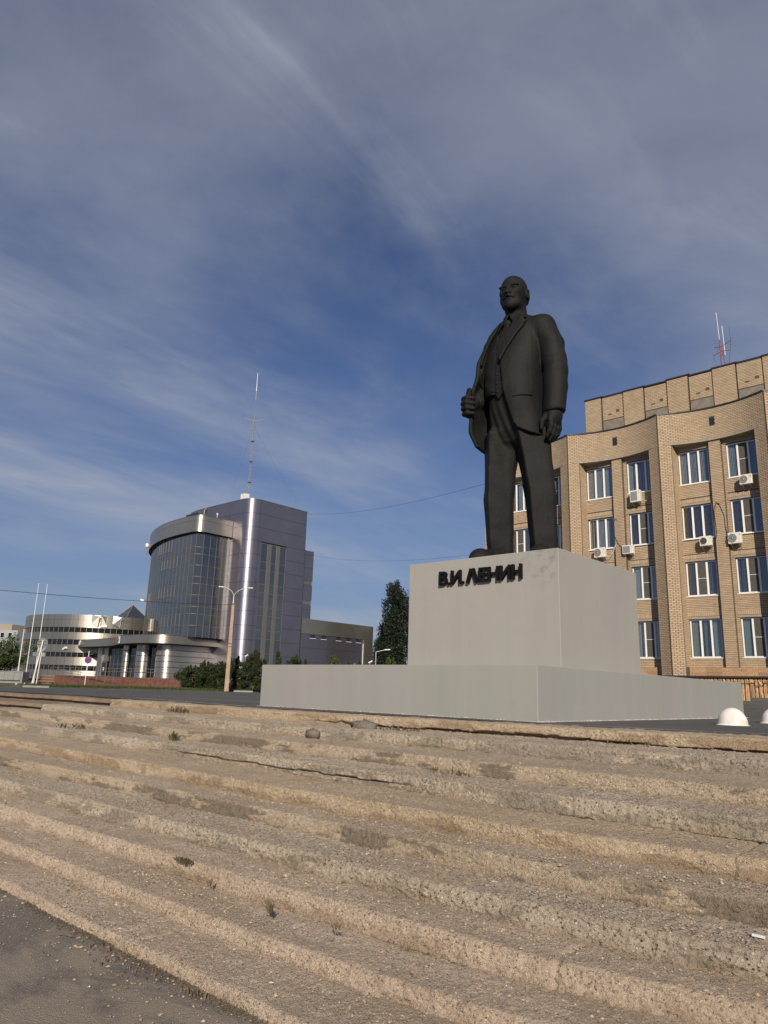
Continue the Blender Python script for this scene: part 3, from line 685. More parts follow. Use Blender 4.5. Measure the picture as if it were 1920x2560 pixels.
letter([((h2, ZB), (h2, ZT), w), ((.02, ZT - .02), (.142, ZT - .02), .04), ((.02, ZM), (.132, ZM), .038), ((.02, ZB + .02), (.142, ZB + .02), .04)], -6.092)
def NN(wd): return [((h2, ZB), (h2, ZT), w), ((wd - h2, ZB), (wd - h2, ZT), w), ((.03, ZM), (wd - .03, ZM), .04)]
letter(NN(.178), -5.930); letter(II(.176), -5.728); letter(NN(.158), -5.525)

# ------------------------------------------------------------------ statue, grown from distance fields
def surface_nets(f, lo, hi, h):
    ax = [np.arange(lo[i], hi[i] + h, h, dtype=np.float32) for i in range(3)]
    Vv = f(ax[0][:, None, None], ax[1][None, :, None], ax[2][None, None, :]); Vv = np.ascontiguousarray(np.broadcast_to(Vv, tuple(map(len, ax))))
    s = Vv < 0; nx, ny, nz = s.shape
    cnt = np.zeros((nx - 1, ny - 1, nz - 1), np.int8)
    for i in (0, 1):
        for j in (0, 1):
            for k in (0, 1): cnt += s[i:nx - 1 + i, j:ny - 1 + j, k:nz - 1 + k]
    act = (cnt > 0) & (cnt < 8); I = np.argwhere(act); idx = np.full(act.shape, -1, np.int64); idx[act] = np.arange(len(I))
    P = np.zeros((len(I), 3)); N = np.zeros(len(I))
    for a in range(3):
        o1, o2 = [q for q in range(3) if q != a]
        for u in (0, 1):
            for v in (0, 1):
                A = I.copy(); A[:, o1] += u; A[:, o2] += v; B = A.copy(); B[:, a] += 1
                va = Vv[A[:, 0], A[:, 1], A[:, 2]]; vb = Vv[B[:, 0], B[:, 1], B[:, 2]]; m_ = (va < 0) != (vb < 0)
                t = np.where(m_, va / np.where(m_, va - vb, 1), 0); p = A.astype(float); p[:, a] += t
                P[m_] += p[m_]; N[m_] += 1
    P = P / N[:, None] * h + np.array([x[0] for x in ax])
    F = []
    for a in range(3):
        b, c = (a + 1) % 3, (a + 2) % 3
        sl0 = [slice(None)] * 3; sl1 = [slice(None)] * 3; sl0[a] = slice(0, -1); sl1[a] = slice(1, None)
        E = np.argwhere(s[tuple(sl0)] != s[tuple(sl1)])
        E = E[(E[:, b] > 0) & (E[:, c] > 0) & (E[:, b] < s.shape[b] - 1) & (E[:, c] < s.shape[c] - 1)]
        q = []
        for db, dc in ((-1, -1), (0, -1), (0, 0), (-1, 0)):
            e = E.copy(); e[:, b] += db; e[:, c] += dc; q.append(idx[e[:, 0], e[:, 1], e[:, 2]])
        q = np.stack(q, 1); fl = ~s[E[:, 0], E[:, 1], E[:, 2]]; q[fl] = q[fl][:, ::-1]; F.append(q)
    return P, np.concatenate(F)
def smin(a, b, k): 
    hh = np.clip(.5 + .5 * (b - a) / k, 0, 1); return b + (a - b) * hh - k * hh * (1 - hh)
def smax(a, b, k): return -smin(-a, -b, k)
def ell(x, y, z, c, r):
    q = np.sqrt(((x - c[0]) / r[0]) ** 2 + ((y - c[1]) / r[1]) ** 2 + ((z - c[2]) / r[2]) ** 2); return (q - 1) * min(r)
def cone(x, y, z, a, b, ra, rb):
    a = np.array(a, float); b = np.array(b, float); d = b - a; L2 = d @ d
    t = np.clip(((x - a[0]) * d[0] + (y - a[1]) * d[1] + (z - a[2]) * d[2]) / L2, 0, 1)
    return np.sqrt((x - a[0] - d[0] * t) ** 2 + (y - a[1] - d[1] * t) ** 2 + (z - a[2] - d[2] * t) ** 2) - (ra + (rb - ra) * t)
def loft(x, y, z, T, ex=2.4):
    T = np.array(T); zz = T[:, 0]; o = np.argsort(zz); g_ = lambda k: np.interp(z, zz[o], T[o, k])
    cx_, cy_, rx, ry = g_(1), g_(2), g_(3), g_(4)
    return ((np.abs((x - cx_) / rx) ** ex + np.abs((y - cy_) / ry) ** ex) ** (1 / ex) - 1) * np.minimum(rx, ry)
def poly_side(px, pz, Pts):
    """signed distance (approx) to a polygon in the X-Z plane"""
    d = None; ins = np.zeros(np.broadcast(px, pz).shape, bool); n = len(Pts)
    for i in range(n):
        ax_, az_ = Pts[i]; bx, bz = Pts[(i + 1) % n]; ex_, ez = bx - ax_, bz - az_
        t = np.clip(((px - ax_) * ex_ + (pz - az_) * ez) / (ex_ * ex_ + ez * ez), 0, 1)
        q = np.hypot(px - ax_ - ex_ * t, pz - az_ - ez * t); d = q if d is None else np.minimum(d, q)
        c = ((az_ > pz) != (bz > pz)) & (px < (bx - ax_) * (pz - az_) / ((bz - az_) if bz != az_ else 1e-9) + ax_); ins ^= c
    return np.where(ins, -d, d)
statue = thing('statue', 'dark statue of a bald bearded man in a suit, one hand gripping his open coat', 'statue', loc=(-6.14, 10.1, BT - .004))
def grow(name, f, lo, hi, h, parent=None, mat='bronze'):
    P, F = surface_nets(f, lo, hi, h)
    E = np.unique(np.sort(np.concatenate([F[:, [0, 1]], F[:, [1, 2]], F[:, [2, 3]], F[:, [3, 0]]]), 1), axis=0); dg = np.bincount(E.ravel(), minlength=len(P))[:, None]
    for lam in (.5, -.52, .5, -.52, .5, -.52):
        A = np.stack([np.bincount(E[:, 0], P[E[:, 1], q], len(P)) + np.bincount(E[:, 1], P[E[:, 0], q], len(P)) for q in range(3)], 1); P = P + lam * (A / dg - P)
    me = np_mesh(name, P, F, M[mat], True); o = bpy.data.objects.new(name, me); return link(o, parent or statue)
def wob(x, y, z, a, s_): return a * (np.sin(x * s_ + 1.3 * np.sin(z * s_ * .7)) * np.sin(y * s_ * 1.1 + z * s_ * .5))
TORSO = [(4.47, -.06, .0, .20, .16), (4.40, -.06, .0, .35, .20), (4.30, -.06, .0, .46, .25), (4.20, -.07, .0, .53, .29), (4.0, -.09, -.02, .55, .36), (3.7, -.09, -.05, .545, .43), (3.35, -.10, -.08, .525, .47),
         (3.0, -.10, -.08, .52, .475), (2.7, -.10, -.06, .535, .47), (2.4, -.10, -.03, .57, .46), (2.05, -.10, -.02, .60, .47)]
TOR_IN = [(z, cx_, cy_, rx - .055, ry - .055) for z, cx_, cy_, rx, ry in TORSO]
def trousers(x, y, z):
    def leg(hip, kn, an, s_):
        zs = [0, an[2], .7, kn[2], 1.75, hip[2], 3]; f_ = lambda k: np.interp(z, [0, an[2], kn[2], hip[2], 3], [an[k], an[k], kn[k], hip[k], hip[k]])
        rr = np.interp(z, zs, [.212, .205, .232, .252, .268, .315, .33]); dx = np.abs(x - f_(0)); dy = y - f_(1)
        # front half pinched to a pressed crease, back half round
        fr = (dx ** 1.12 + np.abs(dy * .92) ** 1.12) ** (1 / 1.12) - rr * 1.22; bk_ = np.hypot(dx, dy) - rr; w_ = np.clip(.5 - dy / .16, 0, 1); a = fr * w_ + bk_ * (1 - w_) + np.clip(z - 2.3, 0, 9) * 1.3
        # pressed crease down the front, sagging folds above the shoe
        a = a + .012 * np.sin(z * 17 + s_ * x * 6 + y * 5) * np.clip(1.0 - z * 1.2, 0, 1) + .010 * np.sin((z + s_ * x * .9) * 9 + 1.2 * y) * np.exp(-((z - 1.35) / .35) ** 2)
        return a
    r_ = leg((-.34, -.03, 2.25), (-.425, -.04, 1.25), (-.445, .03, .16), 1); l_ = leg((.19, .02, 2.25), (.335, .02, 1.25), (.375, .05, .16), -1)
    d = smin(r_, l_, .02); d = smin(d, loft(x, y, z, [(2.95, -.10, -.06, .40, .38), (2.6, -.10, -.03, .41, .39), (2.3, -.09, 0, .43, .36), (2.12, -.06, .02, .34, .28), (1.98, -.06, .02, .05, .05)]) + np.clip(2.0 - z, 0, 9) * 2, .11)
    # drapery lines fanning from the fly
    d = d + .011 * np.sin((x * 1.0 + (z - 2.3) * .28) * 46) * np.exp(-((z - 2.35) / .5) ** 2) * np.exp(-((x + .16) / .26) ** 2)
    return np.maximum(np.maximum(d, -z), z - 2.93)
grow('trousers', trousers, (-.85, -.62, -.02), (.75, .6, 3.0), .0165)
def opening(x, z):
    """front gap of the jacket between its two edges"""
    xl = np.interp(z, [2.0, 2.2, 2.36, 2.95, 3.55, 3.9, 4.2, 4.45], [.42, .24, .13, -.01, -.07, .00, .07, .10])
    xr = np.interp(z, [1.8, 2.4, 3.0, 3.5, 3.9, 4.2, 4.45], [-.74, -.74, -.62, -.50, -.38, -.26, -.20])
    return xl, xr
def arm_l(x, y, z):
    A = [((.45, .02, 4.15), .228), ((.585, .05, 3.78), .212), ((.65, .06, 3.38), .203), ((.66, .03, 3.0), .194), ((.655, -.03, 2.58), .182)]; d = None
    for (p, ra), (q, rb_) in zip(A, A[1:]): c = cone(x, y, z, p, q, ra, rb_); d = c if d is None else smin(d, c, .03)
    d = d + .011 * np.sin((z - .45 * x + .3 * y) * 21) * np.exp(-((z - 3.40) / .24) ** 2) + .008 * np.sin((z + .5 * x) * 13) * np.exp(-((z - 3.9) / .25) ** 2)
    return np.maximum(d, (2.52 - z) + (x - .6) * .10)
def arm_r(x, y, z):
    d = smin(cone(x, y, z, (-.47, .05, 4.04), (-.70, .22, 3.40), .22, .19), cone(x, y, z, (-.70, .22, 3.40), (-.69, -.28, 2.96), .185, .15), .06)
    return d + .012 * np.sin((z - .4 * y) * 18) * np.exp(-((z - 3.4) / .2) ** 2)
def jacket(x, y, z):
    O = loft(x, y, z, TORSO) + .011 * np.sin((z * 1.0 - x * 1.4) * 7) * np.exp(-((x - .2) / .2) ** 2) * np.exp(-((z - 2.8) / .45) ** 2)
    I = loft(x, y, z, TOR_IN) + .008; xl, xr = opening(x, z)
    hem = np.where(x > 0, 2.15 + .17 * np.clip((.46 - x) / .34, 0, 1) ** 1.5, 2.2)
    sh = np.maximum(np.maximum(O, -I), hem - z)
    gap = np.maximum(np.maximum(x - xl, xr - x), y + .0)
    sh = smax(sh, -gap, .015)
    # rounded lower front corner of the left panel
    # right panel swung outward towards the gripping hand
    zs = [1.95, 2.08, 2.35, 2.75, 3.2, 3.6, 3.95]
    ex_ = np.interp(z, zs, [-.60, -.66, -.69, -.69, -.625, -.55, -.44]); ey = np.interp(z, zs, [-.24, -.34, -.46, -.50, -.46, -.42, -.36])
    ax_ = np.interp(z, zs, [-.52, -.56, -.60, -.60, -.60, -.60, -.57]); ay_ = np.interp(z, zs, [.28, .22, .16, .12, .06, .0, -.05])
    dx, dy = ex_ - ax_, ey - ay_; t = np.clip(((x - ax_) * dx + (y - ay_) * dy) / (dx * dx + dy * dy), 0, 1)
    bul = .05 * np.sin(t * math.pi) + .018 * np.sin(z * 10 + 3 * t)
    cur = np.sqrt((x - ax_ - dx * t + bul) ** 2 + (y - ay_ - dy * t) ** 2) - .036
    cur = np.maximum(cur, np.maximum(2.05 + .14 * (t - .4) ** 2 - z, z - 3.98))
    d = smin(sh, cur, .06); d = smin(d, arm_r(x, y, z), .05); d = smin(d, arm_l(x, y, z), .035 + .07 * smoothstep(3.9, 4.3, z))
    # armhole seam and cuff
    return d
jk = grow('jacket', jacket, (-1.02, -.72, 1.84), (.98, .66, 4.5), .0165)
# lapels, collar, pocket welt: raised slabs that follow the chest
def lapel(Pts, off):
    def f(x, y, z):
        O = loft(x, y, z, TORSO); return smax(np.maximum(np.abs(O - off + .012) - .026, y - .02), poly_side(x, z, Pts), .010)
    return f
grow('lapel', lapel([(.115, 4.40), (.30, 4.225), (.275, 4.12), (-.045, 3.46), (-.085, 3.54), (.005, 4.0), (.06, 4.24)], .046), (-.16, -.62, 3.42), (.36, .12, 4.5), .012, jk)
grow('collar', lapel([(.075, 4.46), (.12, 4.45), (.285, 4.30), (.21, 4.245), (.135, 4.31), (.085, 4.25), (.05, 4.30)], .052), (-.0, -.5, 4.15), (.36, .15, 4.52), .010, jk)
grow('lapel', lapel([(-.22, 4.36), (-.36, 4.15), (-.44, 3.98), (-.53, 3.56), (-.49, 3.52), (-.40, 3.80), (-.30, 4.05), (-.25, 4.2)], .034), (-.64, -.62, 3.44), (-.12, .12, 4.46), .012, jk)
grow('pocket', lapel([(.16, 2.80), (.40, 2.83), (.41, 2.805), (.16, 2.775)], .012), (.08, -.62, 2.70), (.5, .1, 2.9), .010, jk)
def vest(x, y, z):
    I = loft(x, y, z, [(a, b, c, d - .058, e - .058) for a, b, c, d, e in TORSO])
    low = np.interp(x, [-.6, -.30, -.20, -.13, -.06, 0, .3], [2.97, 2.94, 2.91, 2.82, 2.91, 2.86, 2.95])
    neck = 3.66 + np.abs(x + .125) * np.where(x < -.125, 3.0, 2.4)
    d = smax(np.maximum(I, low - z), z - neck, .015)
    d = d + .014 * np.exp(-((x + .205) / .010) ** 2) * (z < 3.75) - .004 + .007 * np.sin((z + x * .8) * 22) * np.exp(-((x + .4) / .1) ** 2) * np.exp(-((z - 3.15) / .25) ** 2)
    d = d + .012 * np.exp(-((z - 2.95 + (x + .2) * .12) / .012) ** 2) * (x < -.2)
    return np.maximum(d, y + .05)
vs_ = grow('waistcoat', vest, (-.66, -.60, 2.64), (.32, .0, 4.35), .0135)
for zb in (3.58, 3.42, 3.26, 3.10, 2.95):
    yb = float(-.06 - .40 + .02 * (zb < 3.2)); 
    def fb(x, y, z, zb=zb): return ell(x, y, z, (-.145, np.interp(zb, [2.9, 3.1, 3.3, 3.6], [-.495, -.497, -.488, -.448]), zb), (.026, .020, .026))
    grow('button', fb, (-.19, -.55, zb - .05), (-.10, -.38, zb + .05), .007, vs_)
def shirt(x, y, z): return np.maximum(loft(x, y, z, [(a, b, c, d - .085, e - .085) for a, b, c, d, e in TORSO]), np.maximum(3.5 - z, z - 4.40))
grow('shirt', lambda x, y, z: np.maximum(shirt(x, y, z), y), (-.62, -.5, 3.46), (.5, .04, 4.46), .0165)
def tie(x, y, z):
    yf = np.interp(z, [3.5, 3.7, 3.95, 4.2, 4.36], [-.43, -.405, -.345, -.25, -.185]); wd = np.interp(z, [3.5, 3.9, 4.22, 4.25], [.10, .095, .05, .045])
    b = smax(np.abs(x + .10) - wd, np.abs(y - yf) - .035, .02); b = np.maximum(b, np.maximum(3.52 - z, z - 4.27))
    return smin(b, ell(x, y, z, (-.095, -.235, 4.285), (.075, .055, .075)), .012)
grow('necktie', tie, (-.28, -.52, 3.46), (.08, -.1, 4.4), .011)
def scollar(x, y, z):
    r_ = np.hypot((x + .065) / 1.0, (y - .015) / 1.0); top = 4.50 + .10 * np.clip(y + .05, -.2, .2) ; c = np.maximum(np.maximum(np.abs(r_ - .205 - (4.5 - z) * .16) - .018, z - top), 4.26 - z)
    notch = np.abs(x + .085) - np.clip((4.47 - z) * .55, 0, .2); return np.maximum(c, np.where(y < 0, -notch, -1.))
grow('shirt_collar', scollar, (-.36, -.34, 4.22), (.24, .32, 4.62), .011)
HYAW = R(10)
def head(x, y, z):
    X = x + .06; Y = y + .07; c_, s_ = math.cos(HYAW), math.sin(HYAW)
    x = X * c_ + Y * s_; y = -X * s_ + Y * c_; z = (z - 4.925) * 1.03; x = x * 1.0
    y, z = y * math.cos(.07) + z * math.sin(.07), -y * math.sin(.07) + z * math.cos(.07)
    ax_ = np.abs(x)
    d = ell(x, y, z, (0, .035, .075), (.232, .285, .275))
    d = smin(d, ell(x, y, z, (0, -.075, -.11), (.195, .205, .25)), .09)
    d = smin(d, ell(ax_, y, z, (.115, -.165, -.04), (.07, .07, .06)), .06)
    d = smin(d, ell(x, y, z, (0, -.12, -.27), (.125, .125, .10)), .07)
    d = smin(d, ell(ax_, y, z, (.085, -.232, .058), (.10, .042, .028)), .03)
    d = smax(d, -ell(ax_, y, z, (.088, -.292, .004), (.058, .060, .036)), .025)
    d = smin(d, ell(ax_, y, z, (.086, -.212, .0), (.042, .036, .030)), .012)
    d = smin(d, np.maximum(ell(ax_, y, z, (.088, -.222, .012), (.054, .042, .020)), -(z - .008)), .008)
    d = smin(d, ell(ax_, y, z, (.086, -.218, -.034), (.050, .034, .012)), .014)
    d = smin(d, cone(x, y, z, (0, -.245, .04), (0, -.318, -.085), .022, .040), .022)
    d = smin(d, ell(ax_, y, z, (.040, -.285, -.088), (.027, .035, .026)), .016)
    d = smin(d, cone(ax_, y, z, (.012, -.292, -.138), (.085, -.255, -.170), .026, .020), .010)
    d = smin(d, cone(ax_, y, z, (.085, -.255, -.170), (.125, -.215, -.205), .020, .008), .010)
    d = smin(d, ell(x, y, z, (0, -.262, -.192), (.052, .026, .014)), .008)
    d = smin(d, ell(x, y, z, (0, -.205, -.29), (.105, .085, .095)), .04)
    d = smin(d, ell(ax_, y, z, (.10, -.13, -.26), (.065, .09, .07)), .05)
    ear = ell(ax_, y, z, (.242, .045, -.045), (.034, .062, .10)); ear = smax(ear, -ell(ax_, y, z, (.268, .038, -.035), (.025, .034, .056)), .012)
    d = smin(d, ear, .018)
    d = smin(d, ell(x, y, z, (0, .115, -.06), (.236, .225, .19)), .03)
    d = smin(d, cone(x, y, z, (0, .06, -.15), (.01, .075, -.62), .178, .20), .06)
    d = d + .003 * np.sin(ax_ * 60 + z * 40) * np.clip((y - .02) * 8, 0, 1) * (z < .05)
    return d
grow('head', head, (-.42, -.50, 4.33), (.32, .36, 5.40), .0095)
# hanging left hand: palm, four unequal curled fingers, thumb
def hand_l(x, y, z):
    x = .60 + (x - .65) / .99; y = -.03 + (y - .0) / .99; z = 2.6 + (z - 2.6) / 1.02
    d = smin(cone(x, y, z, (.605, -.03, 2.72), (.60, -.05, 2.52), .115, .13), ell(x, y, z, (.595, -.06, 2.45), (.115, .165, .15)), .06)
    L = [(-.185, .30), (-.095, .335), (-.005, .32), (.08, .27)]
    for i, (yo, ln) in enumerate(L):
        a = np.array((.60, yo, 2.40)); b = a + np.array((.012, -.01, -ln * .42)); c = b + np.array((-.03, -.005, -ln * .32)); e = c + np.array((-.05, 0, -ln * .24))
        fg = smin(smin(cone(x, y, z, a, b, .052, .046), cone(x, y, z, b, c, .047, .042), .012), cone(x, y, z, c, e, .042, .032), .012); d = smin(d, fg, .018)
    t = smin(cone(x, y, z, (.52, -.15, 2.50), (.475, -.24, 2.36), .058, .046), cone(x, y, z, (.475, -.24, 2.36), (.465, -.25, 2.24), .046, .032), .015)
    return smin(d, t, .03)
grow('hand', hand_l, (.36, -.42, 1.98), (.92, .30, 2.82), .0115)
# right hand: a fist round the coat edge, thumb up on the outside
def hand_r(x, y, z):
    x = -.74 + (x + .72) / 1.01; y = -.5 + (y + .5) / 1.01; z = 2.75 + (z - 2.865) / 1.03
    d = smin(cone(x, y, z, (-.70, -.26, 2.88), (-.735, -.40, 2.78), .125, .125), ell(x, y, z, (-.755, -.47, 2.70), (.105, .13, .19)), .06)
    for i in range(4):
        zc = 2.835 - i * .088; r_ = (.048, .050, .047, .042)[i]; lf = (.0, .012, .006, -.012)[i]
        k = np.array((-.80, -.56 - lf, zc)); m_ = np.array((-.70, -.615 - lf, zc - .012)); e = np.array((-.615, -.545, zc - .022))
        fg = smin(cone(x, y, z, (-.80, -.45, zc + .01), k, r_ * 1.05, r_), cone(x, y, z, k, m_, r_, r_ * .95), .012); fg = smin(fg, cone(x, y, z, m_, e, r_ * .95, r_ * .8), .012); d = smin(d, fg, .012)
    t = smin(cone(x, y, z, (-.745, -.46, 2.86), (-.69, -.56, 2.915), .062, .052), cone(x, y, z, (-.69, -.56, 2.915), (-.67, -.58, 2.955), .052, .046), .015)
    return smin(d, t, .025)
grow('hand', hand_r, (-.98, -.78, 2.5), (-.46, -.08, 3.36), .0115)
def shoe(cx_, cy_, yaw):
    def f(x, y, z):
        c_, s_ = math.cos(yaw), math.sin(yaw); X = (x - cx_) * c_ + (y - cy_) * s_; Y = -(x - cx_) * s_ + (y - cy_) * c_
        d = smin(ell(X, Y, z, (0, -.46, .12), (.175, .23, .20)), ell(X, Y, z, (0, -.12, .12), (.155, .36, .17)), .08)
        d = smin(d, cone(X, Y, z, (0, -.05, .12), (0, .02, .30), .15, .17), .08)
        d = smin(d, cone(X, Y, z, (0, -.36, .16), (0, -.10, .26), .12, .15), .05) + .008 * np.sin(Y * 42)* np.exp(-((Y + .3) / .08) ** 2)
        sole = np.maximum(smin(ell(X, Y, z, (0, -.46, .02), (.185, .27, .2)), ell(X, Y, z, (0, -.05, .02), (.165, .36, .2)), .06), np.abs(z - .022) - .024)
        return np.maximum(np.minimum(d, sole), -z)
    return f
grow('shoe', shoe(-.43, .0, R(-9)), (-.95, -.95, -.02), (-.1, .4, .55), .0135)
grow('shoe', shoe(.37, .20, R(12)), (.0, -.9, -.02), (.9, .45, .55), .0135)
# ------------------------------------------------------------------ brick administration building
bld = thing('office_building', 'tan brick office building with concave scalloped bays and white windows behind the statue', 'building', loc=(-13, 42, 0))
def ch(b, name, mat, parent=None): return b.obj(name, M[mat], parent or bld)
def world_obj(o):   # meshes of this building are modelled in world coordinates
    o.location = (13, -42, 0) if o.parent is bld else (0, 0, 0); return o
NOSE = [-28.06, -22.02, -15.98, -9.94, -3.9]; YF, SAG, YR = 42.0, .80, 43.15
ZTOP, ZLIN, ZBASE = 17.17, 15.20, 1.60
def arcY(xa, xb, x): t = (x - xa) / (xb - xa); return YF + SAG * 4 * t * (1 - t)
BR = []     # brick boxes: centre(3), tangent(2), half length, half height
def course_fill(fn, s0, s1, z0, z1, holes=(), h=.10, L=.26, ph=0):
    """bricks in running bond on a wall; fn(s) -> (x, y, tx, ty); the outside is to the right of the tangent turned by -90 degrees"""
    nz = int(round((z1 - z0) / h))
    for k in range(nz):
        z = z0 + h * (k + .5); s = s0 - (L / 2 if (k + ph) % 2 else 0)
        while s < s1 - .02:
            a, b = max(s, s0), min(s + L, s1); s += L
            if b - a < .05: continue
            seg = [(a, b)]
            for (ha, hb, hz0, hz1) in holes:
                if hz0 - .03 < z < hz1 + .03:
                    ns = []
                    for (p, q) in seg:
                        if q <= ha or p >= hb: ns.append((p, q))
                        else:
                            if p < ha: ns.append((p, ha))
                            if q > hb: ns.append((hb, q))
                    seg = ns
            for p, q in seg:
                if q - p < .04: continue
                x, y, tx, ty = fn((p + q) / 2); BR.append((x, y, z, tx, ty, (q - p) / 2 - .004, h / 2 - .011))
def soldier(fn, s0, s1, z0, z1):
    n = int((s1 - s0) / .10)
    for k in range(n):
        s = s0 + (k + .5) * (s1 - s0) / n; x, y, tx, ty = fn(s); BR.append((x, y, (z0 + z1) / 2, tx, ty, (s1 - s0) / n / 2 - .007, (z1 - z0) / 2 - .007))
back = MB(); lint = MB(); flash = MB(); dk = MB()
WZ = [(2.63, 4.78), (6.13, 8.13), (9.50, 11.50), (12.84, 14.90)]
WIN = []
for bi in range(4):
    xa, xb = NOSE[bi], NOSE[bi + 1]; ol, orr = xa + .68, xb - .71
    def fa(s, xa=xa, xb=xb):
        y = arcY(xa, xb, s); d = SAG * 4 * (1 - 2 * (s - xa) / (xb - xa)) / (xb - xa); q = math.hypot(1, d); return s, y, 1 / q, d / q
    # backing walls (mortar) along the arc
    N = 24; px_ = [xa + .035 + (xb - xa - .07) * i / N for i in range(N + 1)]
    P = [(x, arcY(xa, xb, x)) for x in px_]; back.band(P, ZLIN + .15, ZTOP, .4)
    PL = [(x, arcY(xa, xb, x)) for x in np.linspace(xa + .035, ol, 5)]; PR = [(x, arcY(xa, xb, x)) for x in np.linspace(orr, xb - .035, 5)]
    back.band(PL, 0, ZLIN + .15, .4); back.band(PR, 0, ZLIN + .15, .4)
    back.box((ol - .3, arcY(xa, xb, ol) + .05, 0), (ol, YR + .2, ZLIN + .15)); back.box((orr, arcY(xa, xb, orr) + .05, 0), (orr + .3, YR + .2, ZLIN + .15))
    dk.box((xb - .03, YF + .06, 0), (xb + .03, YF + .5, ZTOP - .02))
    # parapet, fins
    course_fill(fa, xa + .035, xb - .035, ZLIN + .17, ZTOP - .02, [(xa + 2.82, xa + 3.12, 16.13, 16.59)])
    course_fill(fa, xa + .035, ol, ZBASE, ZLIN + .17, [(xa + .33, 99, ZLIN, ZLIN + .3)]); course_fill(fa, orr, xb - .035, ZBASE, ZLIN + .17, [(-99, xb - .36, ZLIN, ZLIN + .3)])
    # returns of the fins, facing right / left into the recess
    y0 = arcY(xa, xb, ol); course_fill(lambda s, ol=ol: (ol, s, 0, 1), y0 + .06, YR, ZBASE + .48, ZLIN, ph=1)
    y0 = arcY(xa, xb, orr); course_fill(lambda s, orr=orr: (orr, YR - s, 0, -1), 0, YR - y0 - .06, ZBASE + .48, ZLIN, ph=1)
    # recessed window wall with a projecting pier between its two windows
    w1, w2 = (ol + .06, ol + 1.81), (orr - 1.81, orr - .06); pm = (w1[1] + w2[0]) / 2
    fr = lambda s: (s, YR, 1, 0)
    holes = [(a - .0, b + .0, z0 - .06, z1 + .16) for (z0, z1) in WZ for (a, b) in (w1, w2)]
    pier = (pm - .36, pm + .30)
    course_fill(fr, ol, pier[0], ZBASE + .48, ZLIN, holes + [(w1[0] - .1, w1[1] + .1, z1 + .16, z1 + .42) for _, z1 in WZ])
    course_fill(fr, pier[1], orr, ZBASE + .48, ZLIN, holes + [(w2[0] - .1, w2[1] + .1, z1 + .16, z1 + .42) for _, z1 in WZ])
    course_fill(lambda s: (s, YR - .26, 1, 0), pier[0], pier[1], ZBASE + .48, ZLIN); course_fill(lambda s, p=pier: (p[1], YR - s, 0, -1), 0, .25, ZBASE + .48, ZLIN)
    course_fill(lambda s, p=pier: (p[0], YR - .25 + s, 0, 1), 0, .25, ZBASE + .48, ZLIN)
    back.box((pier[0], YR - .26, 0), (pier[1], YR + .1, ZLIN + .1)); dk.box((pier[0] - .05, YR - .02, ZBASE + .5), (pier[0] - .002, YR + .01, ZLIN))  # the dark strip left of the pier is its shadow line, modelled in black
    for (a, b) in (w1, w2):
        for k, (z0, z1) in enumerate(WZ):
            soldier(fr, a - .1 if a - .1 > ol else ol, b + .1 if b + .1 < orr else orr, z1 + .17, z1 + .41)
            world_obj(ch(MB().box((max(a - .12, ol + .003), YR - .035, z1 + .02), (min(b + .12, orr - .003), YR + .1, z1 + .15)), 'lintel', 'lintel'))
            WIN.append((bi, a, b, z0, z1, k))
    # backing of the recessed wall: strips around the openings
    for (xl, xr_) in ((ol - .2, w1[0]), (w1[1], w2[0]), (w2[1], orr + .2)): back.box((xl, YR, 0), (xr_, YR + .25, ZLIN + .1))
    for (a, b) in (w1, w2):
        zz = [0] + [q for w_ in WZ for q in w_] + [ZLIN + .1]
        for k in range(0, len(zz), 2): back.box((a, YR + .001, zz[k]), (b, YR + .25, zz[k + 1]))
    # cast lintel under the parapet, following the arc, with its soffit
    P = [(x, arcY(xa, xb, x) - .03) for x in np.linspace(xa + .33, xb - .36, 22)]; world_obj(ch(MB().band(P, ZLIN, ZLIN + .16, .9), 'lintel', 'lintel'))
    back.box((ol - .1, YR - .35, ZLIN + .165), (orr + .1, YR + .25, ZLIN + .4))
    P = [(x, arcY(xa, xb, x) - .05) for x in px_]; flash.band(P, ZTOP, ZTOP + .10, .6)
    dk.box((xa + 2.82, arcY(xa, xb, xa + 2.97) - .004, 16.13), (xa + 3.12, arcY(xa, xb, xa + 2.97) + .05, 16.59))
# left flank of the building
back.box((-28.6, 42.05, 0), (-28.1, 60, ZTOP)); course_fill(lambda s: (s, YF + .04, 1, 0), -28.6, -28.1, ZBASE, ZTOP - .02); flash.box((-28.65, 42, ZTOP), (-28.06, 60, ZTOP + .1))
